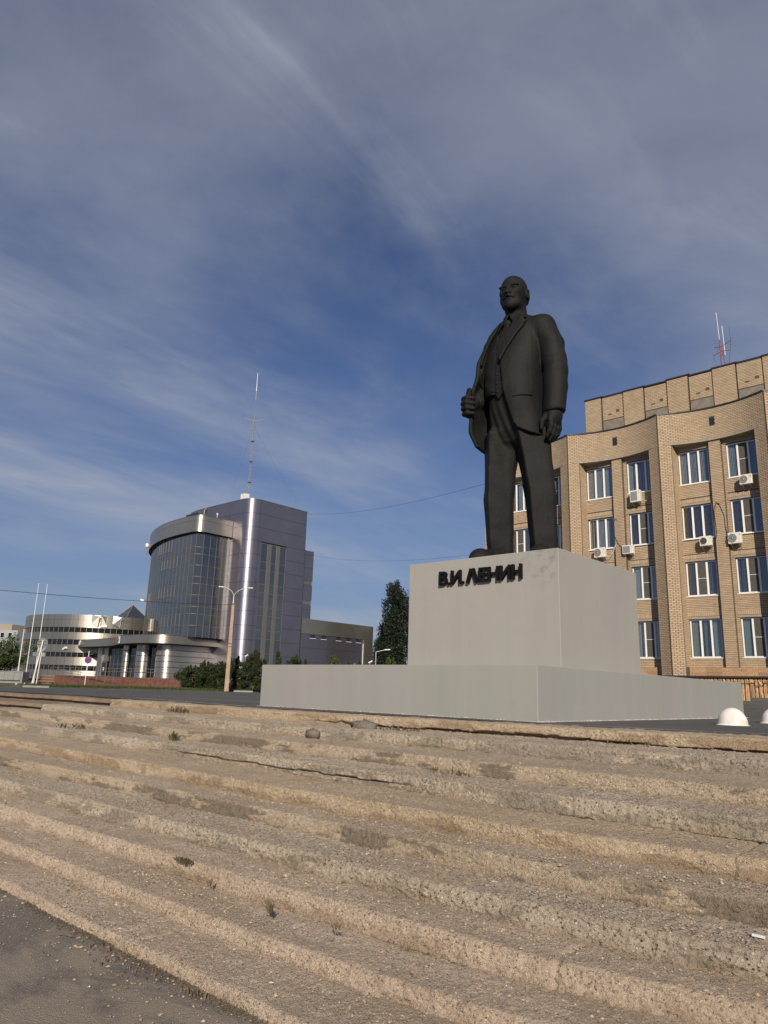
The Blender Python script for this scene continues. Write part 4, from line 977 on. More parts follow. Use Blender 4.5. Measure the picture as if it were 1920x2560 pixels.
# roof slab, set-back upper storey in stepped panels
back.box((-28.1, 43.6, ZLIN + .5), (-3.9, 62, ZTOP - .12)); back.box((-28.0, 43.45, 0), (-3.9, 43.5, ZLIN)); back.box((-3.9, 42.1, 0), (-3.6, 62, ZTOP))
UP_ = [-22.07, -20.80, -19.26, -17.80, -16.27, -14.87, -13.41, -11.98, -10.49, -9.0, -7.5, -6.0, -4.5]
for k in range(len(UP_) - 1):
    a, b = UP_[k], UP_[k + 1]; fwd = k % 2 == 0; y = 44.95 if fwd else 45.0; zt = 20.56 + (.02 if fwd else -.02) + .015 * math.sin(k * 2.1)
    back.box((a, y, ZTOP - .3), (b - .05, y + .4, zt)); fu = lambda s, y=y: (s, y, 1, 0)
    hl = []
    if not fwd:
        hl = [(a - 1, b + 1, ZTOP - .5, 18.80)]; lint_p = MB().box((a + .02, y - .02, ZTOP - .2), (b - .06, y + .1, 18.79)); world_obj(ch(lint_p, 'concrete_panel', 'patch'))
        for q in (.42, .98): hl.append((a + q, a + q + .24, 19.18 + .15 * (q > .5), 19.26 + .15 * (q > .5)))
    course_fill(fu, a + .01, b - .06, ZTOP - .2, zt - .03, hl, ph=k)
    flash.box((a - .03, y - .07, zt), (b - .02 + (.1 if fwd else 0), y + .5, zt + .09)); dk.box((b - .05, y + .1, ZTOP), (b, y + .3, zt))
back.box((-22.07, 45.3, ZTOP - .3), (-4.5, 58, 20.4)); course_fill(lambda s: (-22.07, 45.3 + s, 0, 1), 0, .1, ZTOP, 20.5)
world_obj(ch(back, 'wall', 'mortar')); world_obj(ch(flash, 'roof_flashing', 'flashing')); world_obj(ch(dk, 'expansion_joint_and_shade', 'dark'))
# bricks: the 300 that show largest are single parts, the rest one part
B = np.array(BR); rel = B[:, :3] - np.array([0, 0, .31]); dist = np.linalg.norm(rel, axis=1)
vis = (B[:, 0] > -16) & (B[:, 0] < -9.75) & (B[:, 2] > 2.1) & (B[:, 1] < 43.2) & (B[:, 5] > .10) & ~((B[:, 3] < .1) & (B[:, 4] > 0))
order = np.argsort(np.where(vis, dist, 1e9))[:300]; single = np.zeros(len(B), bool); single[order] = True
def brick_arrays(Q, proud=.008):
    n = len(Q); t = np.stack([Q[:, 3], Q[:, 4], 0 * Q[:, 3]], 1); nr = np.stack([Q[:, 4], -Q[:, 3], 0 * Q[:, 3]], 1); up = np.array([0, 0, 1.])
    pr = proud + RNG.uniform(-.002, .002, n); c = Q[:, :3]; V = np.zeros((n, 8, 3))
    for k, (i, j, o) in enumerate(((-1, -1, 0), (1, -1, 0), (1, 1, 0), (-1, 1, 0), (-1, -1, 1), (1, -1, 1), (1, 1, 1), (-1, 1, 1))):
        V[:, k] = c + t * (i * Q[:, 5])[:, None] + up * (j * Q[:, 6])[:, None] + nr * (pr * o - .004 * (1 - o))[:, None]
    F = np.array([(4, 5, 6, 7), (0, 1, 5, 4), (1, 2, 6, 5), (2, 3, 7, 6), (3, 0, 4, 7)]); return V, F
V, F = brick_arrays(B[~single]); me = np_mesh('brick', V.reshape(-1, 3), (F[None] + 8 * np.arange(len(V))[:, None, None]).reshape(-1, 4), M['brick'])
o = link(bpy.data.objects.new('brickwork', me), bld); o['kind'] = 'stuff'; world_obj(o)
cache = {}
for q in B[single]:
    key = (round(q[5], 2), round(q[6], 3))
    if key not in cache:
        b = MB(); hl, hh = q[5], q[6]; b.add([(-hl, .004, -hh), (hl, .004, -hh), (hl, .004, hh), (-hl, .004, hh), (-hl, -.008, -hh), (hl, -.008, -hh), (hl, -.008, hh), (-hl, -.008, hh)], [(4, 5, 6, 7), (0, 1, 5, 4), (1, 2, 6, 5), (2, 3, 7, 6), (3, 0, 4, 7)])
        cache[key] = b.mesh('brick', M['brick'])
    o = link(bpy.data.objects.new('brick', cache[key]), bld); o.location = (q[0] + 13, q[1] - 42 , q[2]); o.rotation_euler = (0, 0, math.atan2(q[4], q[3]))
# windows: three white casements, panes, sill, blinds behind
def window(bi, a, b, z0, z1, k, idx):
    rg = random.Random(100 + idx); W_ = b - a; H = z1 - z0; yw = YR + .10
    f = MB(); t = .065
    m1, m2 = W_ * .335, W_ * .665
    f.box((0, 0, 0), (t, .07, H)); f.box((W_ - t, 0, 0), (W_, .07, H)); f.box((t, 0, 0), (W_ - t, .07, t)); f.box((t, 0, H - t), (W_ - t, .07, H))
    f.box((m1 - .05, -.008, t), (m1 + .05, .06, H - t)); f.box((m2 - .05, -.008, t), (m2 + .05, .06, H - t))
    screen = rg.random() < .6 if idx != 0 else True
    mid = (m1 + .05, m2 - .05)
    if screen: f.box((mid[0], -.004, H * .50), (mid[1], .03, H * .50 + .025))
    w = f.obj('window', M['pvc'], bld); w.location = (a + 13, yw - 42, z0)
    for (p, q) in ((t, m1 - .05), mid, (m2 + .05, W_ - t)):
        g_ = MB().box((p, .028, t), (q, .036, H - t)).obj('pane', M['glass'], w); g_.rotation_euler = (rg.uniform(-.006, .006), 0, rg.uniform(-.006, .006))
    if screen: MB().quad((mid[0], .012, t), (mid[1], .012, t), (mid[1], .012, H - t), (mid[0], .012, H - t)).obj('insect_screen', M['net'], w)
    MB().box((-.05, -.16, -.055), (W_ + .05, .05, -.012)).obj('sill', M['pvc'], w)
    MB().box((t * .5, .60, .02), (W_ - t * .5, .64, H)).obj('room', M['dark'], w)
    kind = rg.choice(['blind', 'blind', 'blind', 'blind_dark', 'none']) if (bi, k) not in ((2, 0), (2, 3), (1, 3), (2, 1)) else {0: 'curtain', 1: 'blind_dark', 3: 'blind'}[k]
    if kind in ('blind', 'blind_dark'):
        bl = MB(); x = t + .03; opening_ = rg.choice([0, .15, .5])
        while x < W_ - t:
            if rg.random() > opening_ * .6:
                c_, s_ = math.cos(1.0 + rg.uniform(-.2, .2)), math.sin(1.0); bl.quad((x - .04 * c_, .13 - .04 * s_, .06), (x + .04 * c_, .13 + .04 * s_, .06), (x + .04 * c_, .13 + .04 * s_, H - .03), (x - .04 * c_, .13 - .04 * s_, H - .03))
            x += .085
        o_ = bl.obj('blind', M[kind], w); o_['kind'] = 'stuff'
    elif kind == 'curtain':
        bl = MB()
        for (p, q) in ((t, W_ * .22), (W_ * .42, W_ * .5), (W_ * .70, W_ - t)):
            n = 14; bl.band([(p + (q - p) * i / n, .16 + .025 * math.sin(i * 2.2)) for i in range(n + 1)], .03, H, .004, False)
        bl.obj('curtain', M['curtain'], w)
for i, q in enumerate(WIN): window(*q, i)
# ochre granite facing at the foot of the recessed walls, in uneven slabs
for bi in range(4):
    ol, orr = NOSE[bi] + .68, NOSE[bi + 1] - .71; rg = random.Random(bi); x = ol
    while x < orr - .05:
        L = min(rg.uniform(.35, .95), orr - x); zs = [ZBASE - .02, ZBASE + .47] if rg.random() < .4 else [ZBASE - .02, ZBASE + rg.uniform(.15, .32), ZBASE + .47]
        for z0, z1 in zip(zs, zs[1:]):
            o = MB().box((x + .004, YR - .31 + rg.uniform(0, .012), z0 + .004), (x + L - .004, YR - .02, z1 - .004)).obj('tile', M['ochretile'], bld); world_obj(o)
        x += L
# terrace in front with a rubble-faced retaining wall and dark steps
ter = thing('retaining_wall', 'low rubble stone retaining wall carrying the terrace in front of the brick building', 'wall', loc=(-14, 39, 0))
def tw(o): o.location = (14, -39, 0); return o
tw(MB().box((-30, 39.06, -.1), (-3, 43.6, 1.40)).obj('terrace', M['mortar'], ter)); tw(MB().box((-30, 38.92, 1.405), (-3, 43.1, 1.50)).obj('coping', M['slab_dark'], ter))
rg = random.Random(4)
def stone_part(x0, x1, z0, z1):
    b = MB(); ns = 4; V = []; F = []
    for i in range(ns + 1):
        for j in range(ns + 1):
            u, v = i / ns, j / ns; e = min(u, 1 - u, v, 1 - v); V.append((x0 + (x1 - x0) * u + (rg.uniform(-.015, .015) if 0 < e else 0), 39.06 - (.0 if e == 0 else .07 + rg.uniform(-.03, .035)), z0 + (z1 - z0) * v + (rg.uniform(-.015, .015) if 0 < e else 0)))
    F = [(i * (ns + 1) + j, (i + 1) * (ns + 1) + j, (i + 1) * (ns + 1) + j + 1, i * (ns + 1) + j + 1) for i in range(ns) for j in range(ns)]
    b.add(V, F); tw(b.obj('stone', M['rubble'], ter))
x = -20.
while x < -5:
    L = rg.uniform(.13, .24); zs = [-.05, 1.05 + rg.uniform(-.08, .1), 1.40] if rg.random() < .55 else [-.05, .45 + rg.uniform(-.2, .2), 1.05 + rg.uniform(-.1, .1), 1.40]
    for z0, z1 in zip(zs, zs[1:]): stone_part(x + .008, x + L - .008, z0 + .008, z1 - .008)
    x += L
st = thing('terrace_steps', 'dark low steps at the foot of the rubble wall, at the right edge', 'steps', loc=(-8, 38, 0))
for k, (y0, z1, xl) in enumerate(((37.4, .17, -11.75), (37.95, .33, -11.4), (38.4, .49, -10.9))):
    o = MB().box((xl, y0, -.05 + .002 * k), (-4, 38.97 - .003 * k, z1)).obj('step', M['granite_dark'] if 0 else M['asphalt'], st); o.location = (8, -38, 0)
# air conditioners
def ac_unit(label, x0, x1, z0, z1, fan, sticker=False, pipe=None):
    t = thing('air_conditioner', label, 'air conditioner', 'outdoor air conditioner units on the brick facade', ((x0 + x1) / 2, 42.66, z0)); W_ = x1 - x0; H = z1 - z0; y1 = .28
    b = MB().box((-W_ / 2, 0, 0), (W_ / 2, y1, H)); o = b.obj('casing', M['ac'], t)
    md = o.modifiers.new('bevel', 'BEVEL'); md.width = .02; md.segments = 2
    fx = -W_ * .17; r_ = H * .40
    if fan == 'square':
        MB().box((-W_ * .42, -.012, H * .12), (W_ * .22, .01, H * .88)).obj('grille', M['ac_fan'], t)
    else:
        g_ = MB().lathe([(r_, -.0), (r_, .014), (r_ * .9, .016), (r_ * .88, .004)] if fan == 'open' else [(r_, 0), (r_, .016), (r_ * .9, .02), (r_ * .86, .008)], 28).obj('fan_guard', M['ac'] if fan == 'open' else M['ac_fan'], t)
        g_.rotation_euler = (R(90), 0, 0); g_.location = (fx, 0, H / 2)
        d_ = MB().lathe([(r_ * .87, .006), (.001, .006)], 28).obj('fan', M['ac_dark'] if fan == 'open' else M['ac_fan'], t); d_.rotation_euler = (R(90), 0, 0); d_.location = (fx, 0, H / 2)
        h_ = MB().lathe([(.05, .012), (.05, .022), (.001, .026)], 12).obj('hub', M['ac_dark'] if fan == 'open' else M['steel'], t); h_.rotation_euler = (R(90), 0, 0); h_.location = (fx, 0, H / 2)
        sp = MB()
        for k in range(10): a = k * math.pi / 5; sp.bar((fx + .05 * math.cos(a), -.016, H / 2 + .05 * math.sin(a)), (fx + r_ * .88 * math.cos(a), -.016, H / 2 + r_ * .88 * math.sin(a)), .006)
        if fan != 'open': sp.obj('guard_wire', M['ac_dark'], t)
    for s_ in (-.3, .3):
        k = MB().box((W_ * s_ - .015, .02, -.06), (W_ * s_ + .015, .48, -.03)).bar((W_ * s_, .06, -.05), (W_ * s_, .47, -.24), .025).obj('bracket', M['steel'], t)
    MB().box((W_ * .40, -.006, H * .72), (W_ * .46, .004, H * .8)).obj('badge', M['ac_dark'], t)
    if sticker: MB().box((W_ * .26, -.005, H * .62), (W_ * .42, .003, H * .86)).obj('sticker', M['sticker'], t)
    if pipe: MB().tube([Vector(p) - t.location for p in pipe], .018, 6).obj('hose', M['wire'] if len(pipe) > 5 else M['blind'], t)
    return t
f_ = lambda P: [(x * 1.005, y, z) for x, y, z in P]
ac_unit('newer air conditioner with yellow label under a top floor window', -11.75, -11.08, 12.20, 12.76, 'fan', True)
ac_unit('boxy beige air conditioner under the top floor window left of the fin', -18.18, -17.53, 12.13, 12.88, 'square', False, [(-17.5, 42.8, 12.3), (-17.3, 42.95, 12.15), (-17.2, 43.1, 12.5)])
ac_unit('air conditioner just above the corner of the pedestal', -20.73, -20.0, 8.88, 9.50, 'fan', False, [(-20.0, 42.8, 9.0), (-19.75, 42.85, 8.85), (-19.5, 42.85, 9.2), (-19.35, 42.86, 9.6)])
ac_unit('small square-grilled air conditioner right of the unit above the pedestal', -18.84, -18.16, 8.92, 9.46, 'square', False,
        [(-18.85, 42.85, 9.3), (-19.15, 42.86, 9.6), (-19.4, 42.87, 10.2), (-19.45, 42.87, 10.9), (-19.3, 42.87, 11.3), (-19.15, 42.87, 11.15)])
ac_unit('air conditioner with a black open fan hole on the third floor', -14.18, -13.52, 8.92, 9.48, 'open', False, [(-13.5, 42.8, 9.2), (-13.35, 42.86, 9.1), (-13.25, 42.86, 9.6), (-13.3, 42.86, 11.0), (-13.15, 42.86, 11.4), (-12.95, 42.86, 11.3)])
ac_unit('air conditioner with pale round guard on the third floor near the right edge', -12.62, -11.92, 8.88, 9.50, 'fan', False,
        [(-12.65, 42.8, 9.4), (-12.75, 42.86, 9.9), (-12.78, 42.87, 10.6), (-12.95, 42.87, 11.15), (-13.15, 42.87, 11.45), (-13.25, 42.87, 11.2)])
# roof aerial
ant = thing('roof_aerial', 'red roof mast with white whip aerials on the brick building', 'aerial', loc=(-12.85, 46, 20.45)); AL = Vector((-12.85, 46, 20.45))
def rod(name, mat, p, q, r_): return MB().tube([Vector(p), Vector(q)], r_, 6).obj(name, M[mat], ant)
rod('mast', 'redmast', (-.25, 0, 0), (-.25, 0, 2.5), .035); rod('mast', 'redmast', (.02, .1, 0), (-.14, .0, 1.9), .025)
rod('whip', 'white', (-.25, 0, 2.5), (-.31, 0, 4.45), .018); rod('whip', 'white', (.02, 0, 1.35), (-.03, 0, 3.4), .02); rod('whip', 'wire', (.42, 0, 2.25), (.40, 0, 3.2), .009)
for a, b in (((-.62, 0, 2.05), (-.2, 0, 1.98)), ((-.2, 0, 1.98), (.42, 0, 2.25)), ((-.72, 0, 1.5), (-.15, 0, 1.68)), ((-.15, 0, 1.68), (.33, 0, 1.6)), ((-.45, 0, 1.72), (-.3, 0, 2.0)), ((-.25, 0, 1.25), (-.05, 0, 1.6))): rod('crossarm', 'redmast', a, b, .022)
rod('stay', 'wire', (.42, 0, 2.25), (.15, 0, .1), .012); rod('stay', 'wire', (-.72, 0, 1.5), (-.35, 0, .1), .006); rod('insulator', 'white', (-.2, -.05, .05), (-.2, -.05, .4), .04); rod('insulator', 'white', (0, -.05, .05), (0, -.05, .3), .04)
# two white hemispherical bollards
for p, lab in (((-3.1, 10.05), 'white hemispherical concrete bollard in front of the plinth end'), ((-3.1, 11.93), 'white hemispherical concrete bollard cut by the right edge of the photo')):
    b = MB(); pr = [(.20, 0), (.197, .007), (.181, .009)] + [(.178 * math.cos(R(a)), .009 + .208 * math.sin(R(a))) for a in range(0, 90, 6)] + [(.001, .2165)]
    o = b.lathe(pr, 40).obj('bollard', M['dome'], None, (*p, .008)); tag(o, lab, 'bollard', 'white dome bollards along the plaza')
# ------------------------------------------------------------------ violet and glass bank building
bank = thing('bank_building', 'violet and champagne clad bank tower with a curved glass front', 'building', loc=(-88, 60, -.3)); BO = Vector((-88, 60, -.3))
def bk(o): 
    if o.parent is bank: o.location = -BO
    return o
def bo(b, name, mat, parent=None): return bk(b.obj(name, M[mat], parent or bank))
ZT = 27.15
# dark cores behind the cladding joints
core = MB().box((-101, 63.12, -.4), (-86.2, 74.1, ZT - .3)).box((-86.3, 65.2, -.4), (-84.12, 74.1, ZT - .3)); bo(core, 'core', 'dark')
zj = [ZT - 2.05 * k for k in range(14)]
leftc = [(-103.5, 66.2), (-102.6, 65.0), (-101.2, 64.0), (-99.4, 63.4), (-97, 63.08), (-94, 63)] ; leftc = smooth_path(leftc, 5)
corner = [(-84 - 1.9 + 1.9 * math.sin(R(a)), 63 + 1.9 - 1.9 * math.cos(R(a))) for a in range(0, 91, 5)]
for k in range(13):
    z1, z0 = zj[k] - .018, zj[k + 1] + .018; z0 = max(z0, -.35)
    if z1 < -.2: break
    bo(MB().band(leftc, z0, z1, .1), 'panel', 'purple')
    bo(MB().band([(-93.98, 63), (-88.9, 63)], z0, z1, .1), 'panel', 'purple')
    bo(MB().band([(-88.86, 63)] + corner, z0, z1, .1), 'panel', 'purple')
    if z0 > 20.79 - 1:
        bo(MB().band([(-84, 64.94), (-84, 74.0)], max(z0, 20.80), z1, .1), 'panel', 'purple')
    else:
        bo(MB().band([(-84, 64.94), (-84, 65.5)], z0, z1, .1), 'panel', 'purple'); bo(MB().band([(-84, 70.4), (-84, 74.0)], z0, z1, .1), 'panel', 'purple')
    bo(MB().band([(-84, 74.0)] + [(-84.25 + .25 * math.cos(R(a)), 74.0 + .25 * math.sin(R(a))) for a in range(10, 91, 20)], z0, z1, .1), 'panel', 'purple')
bo(MB().prism([(-84, 64.9)] + [(-84, 74.2), (-104, 74.2), (-103.5, 66.2)] + leftc[1:] + [(-89, 63)] + corner, ZT, ZT + .12), 'coping', 'purple')
bo(MB().band([(-84, 64.9), (-84, 65.0)], 20.80, 20.9, .1), 'trim', 'purple')
# three tall window strips on the right-hand face, champagne piers between
for a, b in ((66.82, 67.47), (68.51, 69.09)): bo(MB().box((-84.3, a, -.3), (-83.97, b, 20.82)), 'pier', 'tanmetal')
for a, b in ((65.52, 66.80), (67.49, 68.49), (69.11, 70.37)):
    f = MB(); f.box((-84.16, a, .0), (-84.02, a + .05, 20.78)); f.box((-84.16, b - .05, .0), (-84.02, b, 20.78)); f.box((-84.14, a, 20.72), (-84.03, b, 20.8))
    zz = [.3]
    while zz[-1] < 19.6: zz.append(zz[-1] + (1.25 if len(zz) % 2 else 2.05))
    zz[-1] = 20.75 if 20.75 - zz[-1] < .9 else zz[-1]
    if zz[-1] < 20.7: zz.append(20.75)
    for z in zz[1:-1]: f.box((-84.15, a, z - .03), (-84.03, b, z + .03))
    w = f.obj('strip_window', M['mullion'], bank); w.location = -BO
    for z0, z1 in zip(zz, zz[1:]):
        g_ = MB().box((-.01, -(b - a) / 2 + .05, -(z1 - z0) / 2 + .03), (.01, (b - a) / 2 - .05, (z1 - z0) / 2 - .03)).obj('pane', M['glass_tower'], w); g_.location = (-84.08, (a + b) / 2, (z0 + z1) / 2); g_.rotation_euler = (0, RNG.normal(0, .004), RNG.normal(0, .006))
    MB().box((-84.35, a, -.3), (-84.2, b, 20.8)).obj('room', M['dark'], w)
# rear stair volume, stepped, with champagne breaks
for z0, z1, m_, inset in ((16.45, 21.2, 'purple', 0), (15.85, 16.43, 'tanmetal', .12), (13.4, 15.83, 'purple', .0), (12.75, 13.38, 'tanmetal', .12), (-.3, 12.73, 'purple', .05)):
    zs = [z0]; 
    while z1 - zs[-1] > 2.6: zs.append(zs[-1] + 2.05)
    for a, b in zip(zs, zs[1:] + [z1]): bo(MB().box((-92, 74.22, a + .012), (-84.35 - inset * 0, 76.28 - inset, b - .012)), 'panel', m_)
# low wing to the right
bo(MB().box((-94, 76.3, -.3), (-84.15, 88.0, 8.2)), 'wing_core', 'dark')
zs = [-.3, 1.9, 4.05, 6.2, 8.28]
wins = [74.25, 76.15, 78.45, 81.75, 84.05, 86.3]
for k in range(4):
    z0, z1 = zs[k] + .012, zs[k + 1] - .012
    if k < 3: bo(MB().box((-84.3, 74.28, z0 if k else .9), (-84.08, 88.0, z1)), 'panel', 'purple')
    else:
        bo(MB().box((-84.3, 74.28, z0), (-84.08, 88.0, 7.70)), 'panel', 'purple')
        e = [74.28] + [q for y in wins[1:] for q in (y, y + 1.15)] + [88.0]
        for a, b in zip(e[::2], e[1::2]): bo(MB().box((-84.3, a, 7.71), (-84.085, b, z1)), 'panel', 'purple')
        for y in wins[1:]:
            w = MB().box((-84.22, y, 7.71), (-84.16, y + .05, 8.27)).box((-84.22, y + 1.1, 7.71), (-84.16, y + 1.15, 8.27)).box((-84.24, y, 7.66), (-84.0, y + 1.15, 7.72)).obj('window', M['pvc'], bank); w.location = -BO
            MB().box((-84.24, y + .05, 7.72), (-84.22, y + 1.1, 8.27)).obj('pane', M['glass_tower'], w)
for a, b in ((74.3, 79.5), (79.52, 84.8), (84.82, 90.25)): bo(MB().box((-96, a, 8.30), (-84.0, b, 10.58)), 'fascia', 'tanmetal')
for z0, z1 in ((-.3, 2.9), (2.92, 5.6), (5.62, 8.28)): bo(MB().box((-96, 88.02, z0), (-84.02, 90.25, z1)), 'panel', 'tanmetal')
bo(MB().box((-84.06, 87.9, .3), (-83.98, 88.03, 7.6)), 'downpipe', 'white')
# curved glass volume: outer plan of the fascia, then the glass 0.55 m behind it
plan = smooth_path([(-117, 70), (-115.4, 66.9), (-112.0, 63.6), (-107.5, 60.95), (-102.5, 58.9), (-97.5, 57.6), (-93.0, 57.08), (-90.2, 57.0)], 6) + [(-89.4 + 1.6 * math.sin(R(a)), 58.6 - 1.6 * math.cos(R(a))) for a in range(4, 91, 6)] + [(-87.8, 60.5), (-87.8, 62.95)]
def offset(P, d):
    P = [Vector(p) for p in P]; o = []
    for i in range(len(P)):
        t = (P[min(i + 1, len(P) - 1)] - P[max(i - 1, 0)]).normalized(); q = P[i] - Vector((t.y, -t.x)) * d; o.append((q.x, q.y))
    return o
for z0, z1 in ((21.6, 23.22), (23.25, 24.05)): bo(MB().band(plan, z0, z1, .3), 'fascia', 'tanmetal')
bo(MB().prism(plan + [(-110, 70)], 23.95, 24.0), 'roof', 'flashing'); bo(MB().prism(offset(plan, .05) + [(-110, 70)], 21.55, 21.62), 'soffit', 'slab_dark')
gl = offset(plan, .55); gl[-1] = (gl[-1][0], 62.95)
# resample the glass line into panes
P = [Vector(p) for p in gl]; cum = [0]
for a, b in zip(P, P[1:]): cum.append(cum[-1] + (b - a).length)
def gp(s):
    s = min(max(s, 0), cum[-1] - 1e-6)
    for i in range(len(cum) - 1):
        if cum[i + 1] >= s: t = (s - cum[i]) / (cum[i + 1] - cum[i]); return P[i] + (P[i + 1] - P[i]) * t
ncol = 34; S = [cum[-1] * i / ncol for i in range(ncol + 1)]
rows = [6.7]; 
while rows[-1] < 21: rows.append(rows[-1] + (1.02 if len(rows) % 3 == 0 else 1.62))
rows[-1] = 21.55
slope = .0
gmesh = {}
cw = thing('x', None, None) if False else None
curt = MB()
for i in range(ncol + 1):
    q = gp(S[i]); o_ = MB().bar((q.x, q.y, 6.65), (q.x, q.y, 21.55),   .05, .07); bo(o_, 'mullion', 'mullion')
for z in rows[1:-1]: bo(MB().band([tuple(gp(s)) for s in S], z - .022, z + .022, .05), 'transom', 'mullion')
opens = {(20, 7), (21, 7), (22, 7), (23, 7), (24, 7), (20, 4), (21, 4), (23, 4), (24, 4), (14, 4), (22, 1), (23, 1), (25, 1), (26, 1), (18, 9), (19, 9), (21, 9), (22, 9)}
for i in range(ncol):
    a, b = gp(S[i]), gp(S[i + 1]); d = b - a; L = d.length; ang = math.atan2(d.y, d.x); mid = (a + b) / 2
    for j in range(len(rows) - 1):
        H = rows[j + 1] - rows[j]; key = (round(L, 1), round(H, 2))
        if key not in gmesh: gmesh[key] = MB().box((-key[0] / 2 + .02, -.012, -H / 2 + .03), (key[0] / 2 - .02, .012, H / 2 - .03)).mesh('pane', M['glass_tower'])
        o_ = link(bpy.data.objects.new('pane', gmesh[key]), bank); o_.location = Vector((mid.x, mid.y, (rows[j] + rows[j + 1]) / 2)) - BO
        o_.rotation_euler = (RNG.normal(0, .004), 0, ang + RNG.normal(0, .005))
        if (i, j) in opens:
            f = MB(); h_, l_ = H / 2 - .03, L / 2 - .03
            for p, q in (((-l_, h_), (l_, h_)), ((-l_, -h_), (l_, -h_)), ((-l_, -h_), (-l_, h_)), ((l_, -h_), (l_, h_))): f.bar((p[0], -.03, p[1]), (q[0], -.03, q[1]), .08)
            f.obj('casement_frame', M['mullion'], o_)
bo(MB().prism(offset(plan, .8) + [(-110, 70)], 6.5, 21.5), 'glass_core', 'dark')
# flat silver cladding between the glass and the tower
bo(MB().box((-88.55, 62.5, 6.7), (-88.2, 62.98, 21.55)), 'reveal', 'silver')
# canopy
cpl = smooth_path([(-119.5, 57.6), (-118.4, 56.3), (-114.6, 55.75), (-109, 55.75), (-105, 55.2), (-101.5, 54.0), (-98.2, 53.0), (-94.5, 52.7)], 8) + smooth_path([(-94.5, 52.7), (-92.2, 53.0), (-90.4, 53.9), (-89.4, 55.3), (-89.1, 57.2)], 5)[1:] + [(-89.1, 60), (-89.1, 63.1)]
n = len(cpl); seg = 9
for k in range(0, n - 1, seg):
    bo(MB().band(cpl[k:min(k + seg + 1, n)], 5.62, 6.8, .25), 'canopy_fascia', 'tanmetal')
bo(MB().prism(cpl + [(-100, 64), (-115, 64)], 6.70, 6.76), 'canopy_roof', 'flashing'); bo(MB().prism(offset(cpl, .06) + [(-100, 64), (-115, 64)], 5.56, 5.64), 'canopy_soffit', 'slab_dark')
# ground floor drums in bright banded cladding
def drum(path, z0, z1, n_, mat, name='cladding_band'):
    for k in range(n_):
        a = z0 + (z1 - z0) * k / n_; b = z0 + (z1 - z0) * (k + 1) / n_; bo(MB().band(path, a + .035, b - .035, .15), name, mat)
big = [(-95.5, 57.6), (-94.6, 56.6)] + [(-92.1 - 0 + 1.7 * math.sin(R(a)) , 56.9 - 1.7 * math.cos(R(a))) for a in range(-65, 91, 8)] + [(-90.4, 60), (-90.4, 63)]
bo(MB().prism(offset(big, .12) + [(-96, 63)], .9, 5.6), 'drum_core', 'dark'); drum(big, .9, 5.55, 6, 'silver')
def ring(cx_, cy_, r_, a0=-150, a1=90): return [(cx_ + r_ * math.sin(R(a)), cy_ - r_ * math.cos(R(a))) for a in range(a0, a1 + 1, 10)]
drum(ring(-95.9, 55.4, 1.15), .9, 5.55, 6, 'silver'); bo(MB().lathe([(1.0, .9), (1.0, 5.55)], 20, (-95.9, 55.4, 0)), 'drum_core', 'dark')
drum(ring(-100.3, 55.2, .62), .9, 5.55, 6, 'silver'); bo(MB().lathe([(.5, .9), (.5, 5.55)], 16, (-100.3, 55.2, 0)), 'drum_core', 'dark')
for z in (4.85, 4.1):   # louvre grilles in the drum
    bo(MB().band([(-92.1 + 1.72 * math.sin(R(a)), 56.9 - 1.72 * math.cos(R(a))) for a in range(-20, 25, 6)], z - .0, z + .48, .02), 'louvre', 'mullion')
# entrance glazing recessed under the canopy
ent = MB(); bo(MB().box((-112, 58.2, .8), (-97, 58.4, 5.6)), 'entrance_dark', 'dark')
x = -110.6
while x < -97.4:
    bo(MB().box((x, 57.98, .9), (x + .09, 58.08, 5.5)), 'mullion', 'silver'); x += 1.25
for z in (2.95, 4.2): bo(MB().box((-110.6, 57.99, z), (-97.4, 58.07, z + .08)), 'transom', 'silver')
x = -110.5
while x < -97.6:
    for z0, z1 in ((.95, 2.93), (3.05, 4.18), (4.3, 5.5)):
        o_ = MB().box((x + .02, 58.02, z0), (x + 1.12, 58.04, z1)).obj('pane', M['glass_dark'], bank); bk(o_)
    x += 1.25
d = MB().box((-112.4, 57.6, .9), (-112.3, 57.75, 3.2)).box((-111.0, 57.6, .9), (-110.9, 57.75, 3.2)).box((-112.4, 57.6, 3.2), (-110.9, 57.75, 3.35)).obj('door', M['silver'], bank); d.location = -BO
MB().box((-112.28, 57.66, .92), (-111.02, 57.7, 3.18)).obj('pane', M['glass_dark'], d); MB().box((-111.8, 57.60, 2.0), (-111.5, 57.64, 2.5)).obj('notice', M['white'], d)
bo(MB().box((-113.8, 57.5, .8), (-112.42, 58.2, 5.6)), 'wall_panel', 'silver'); bo(MB().box((-112.4, 57.7, 3.4), (-110.8, 58.0, 5.6)), 'wall_panel', 'silver')
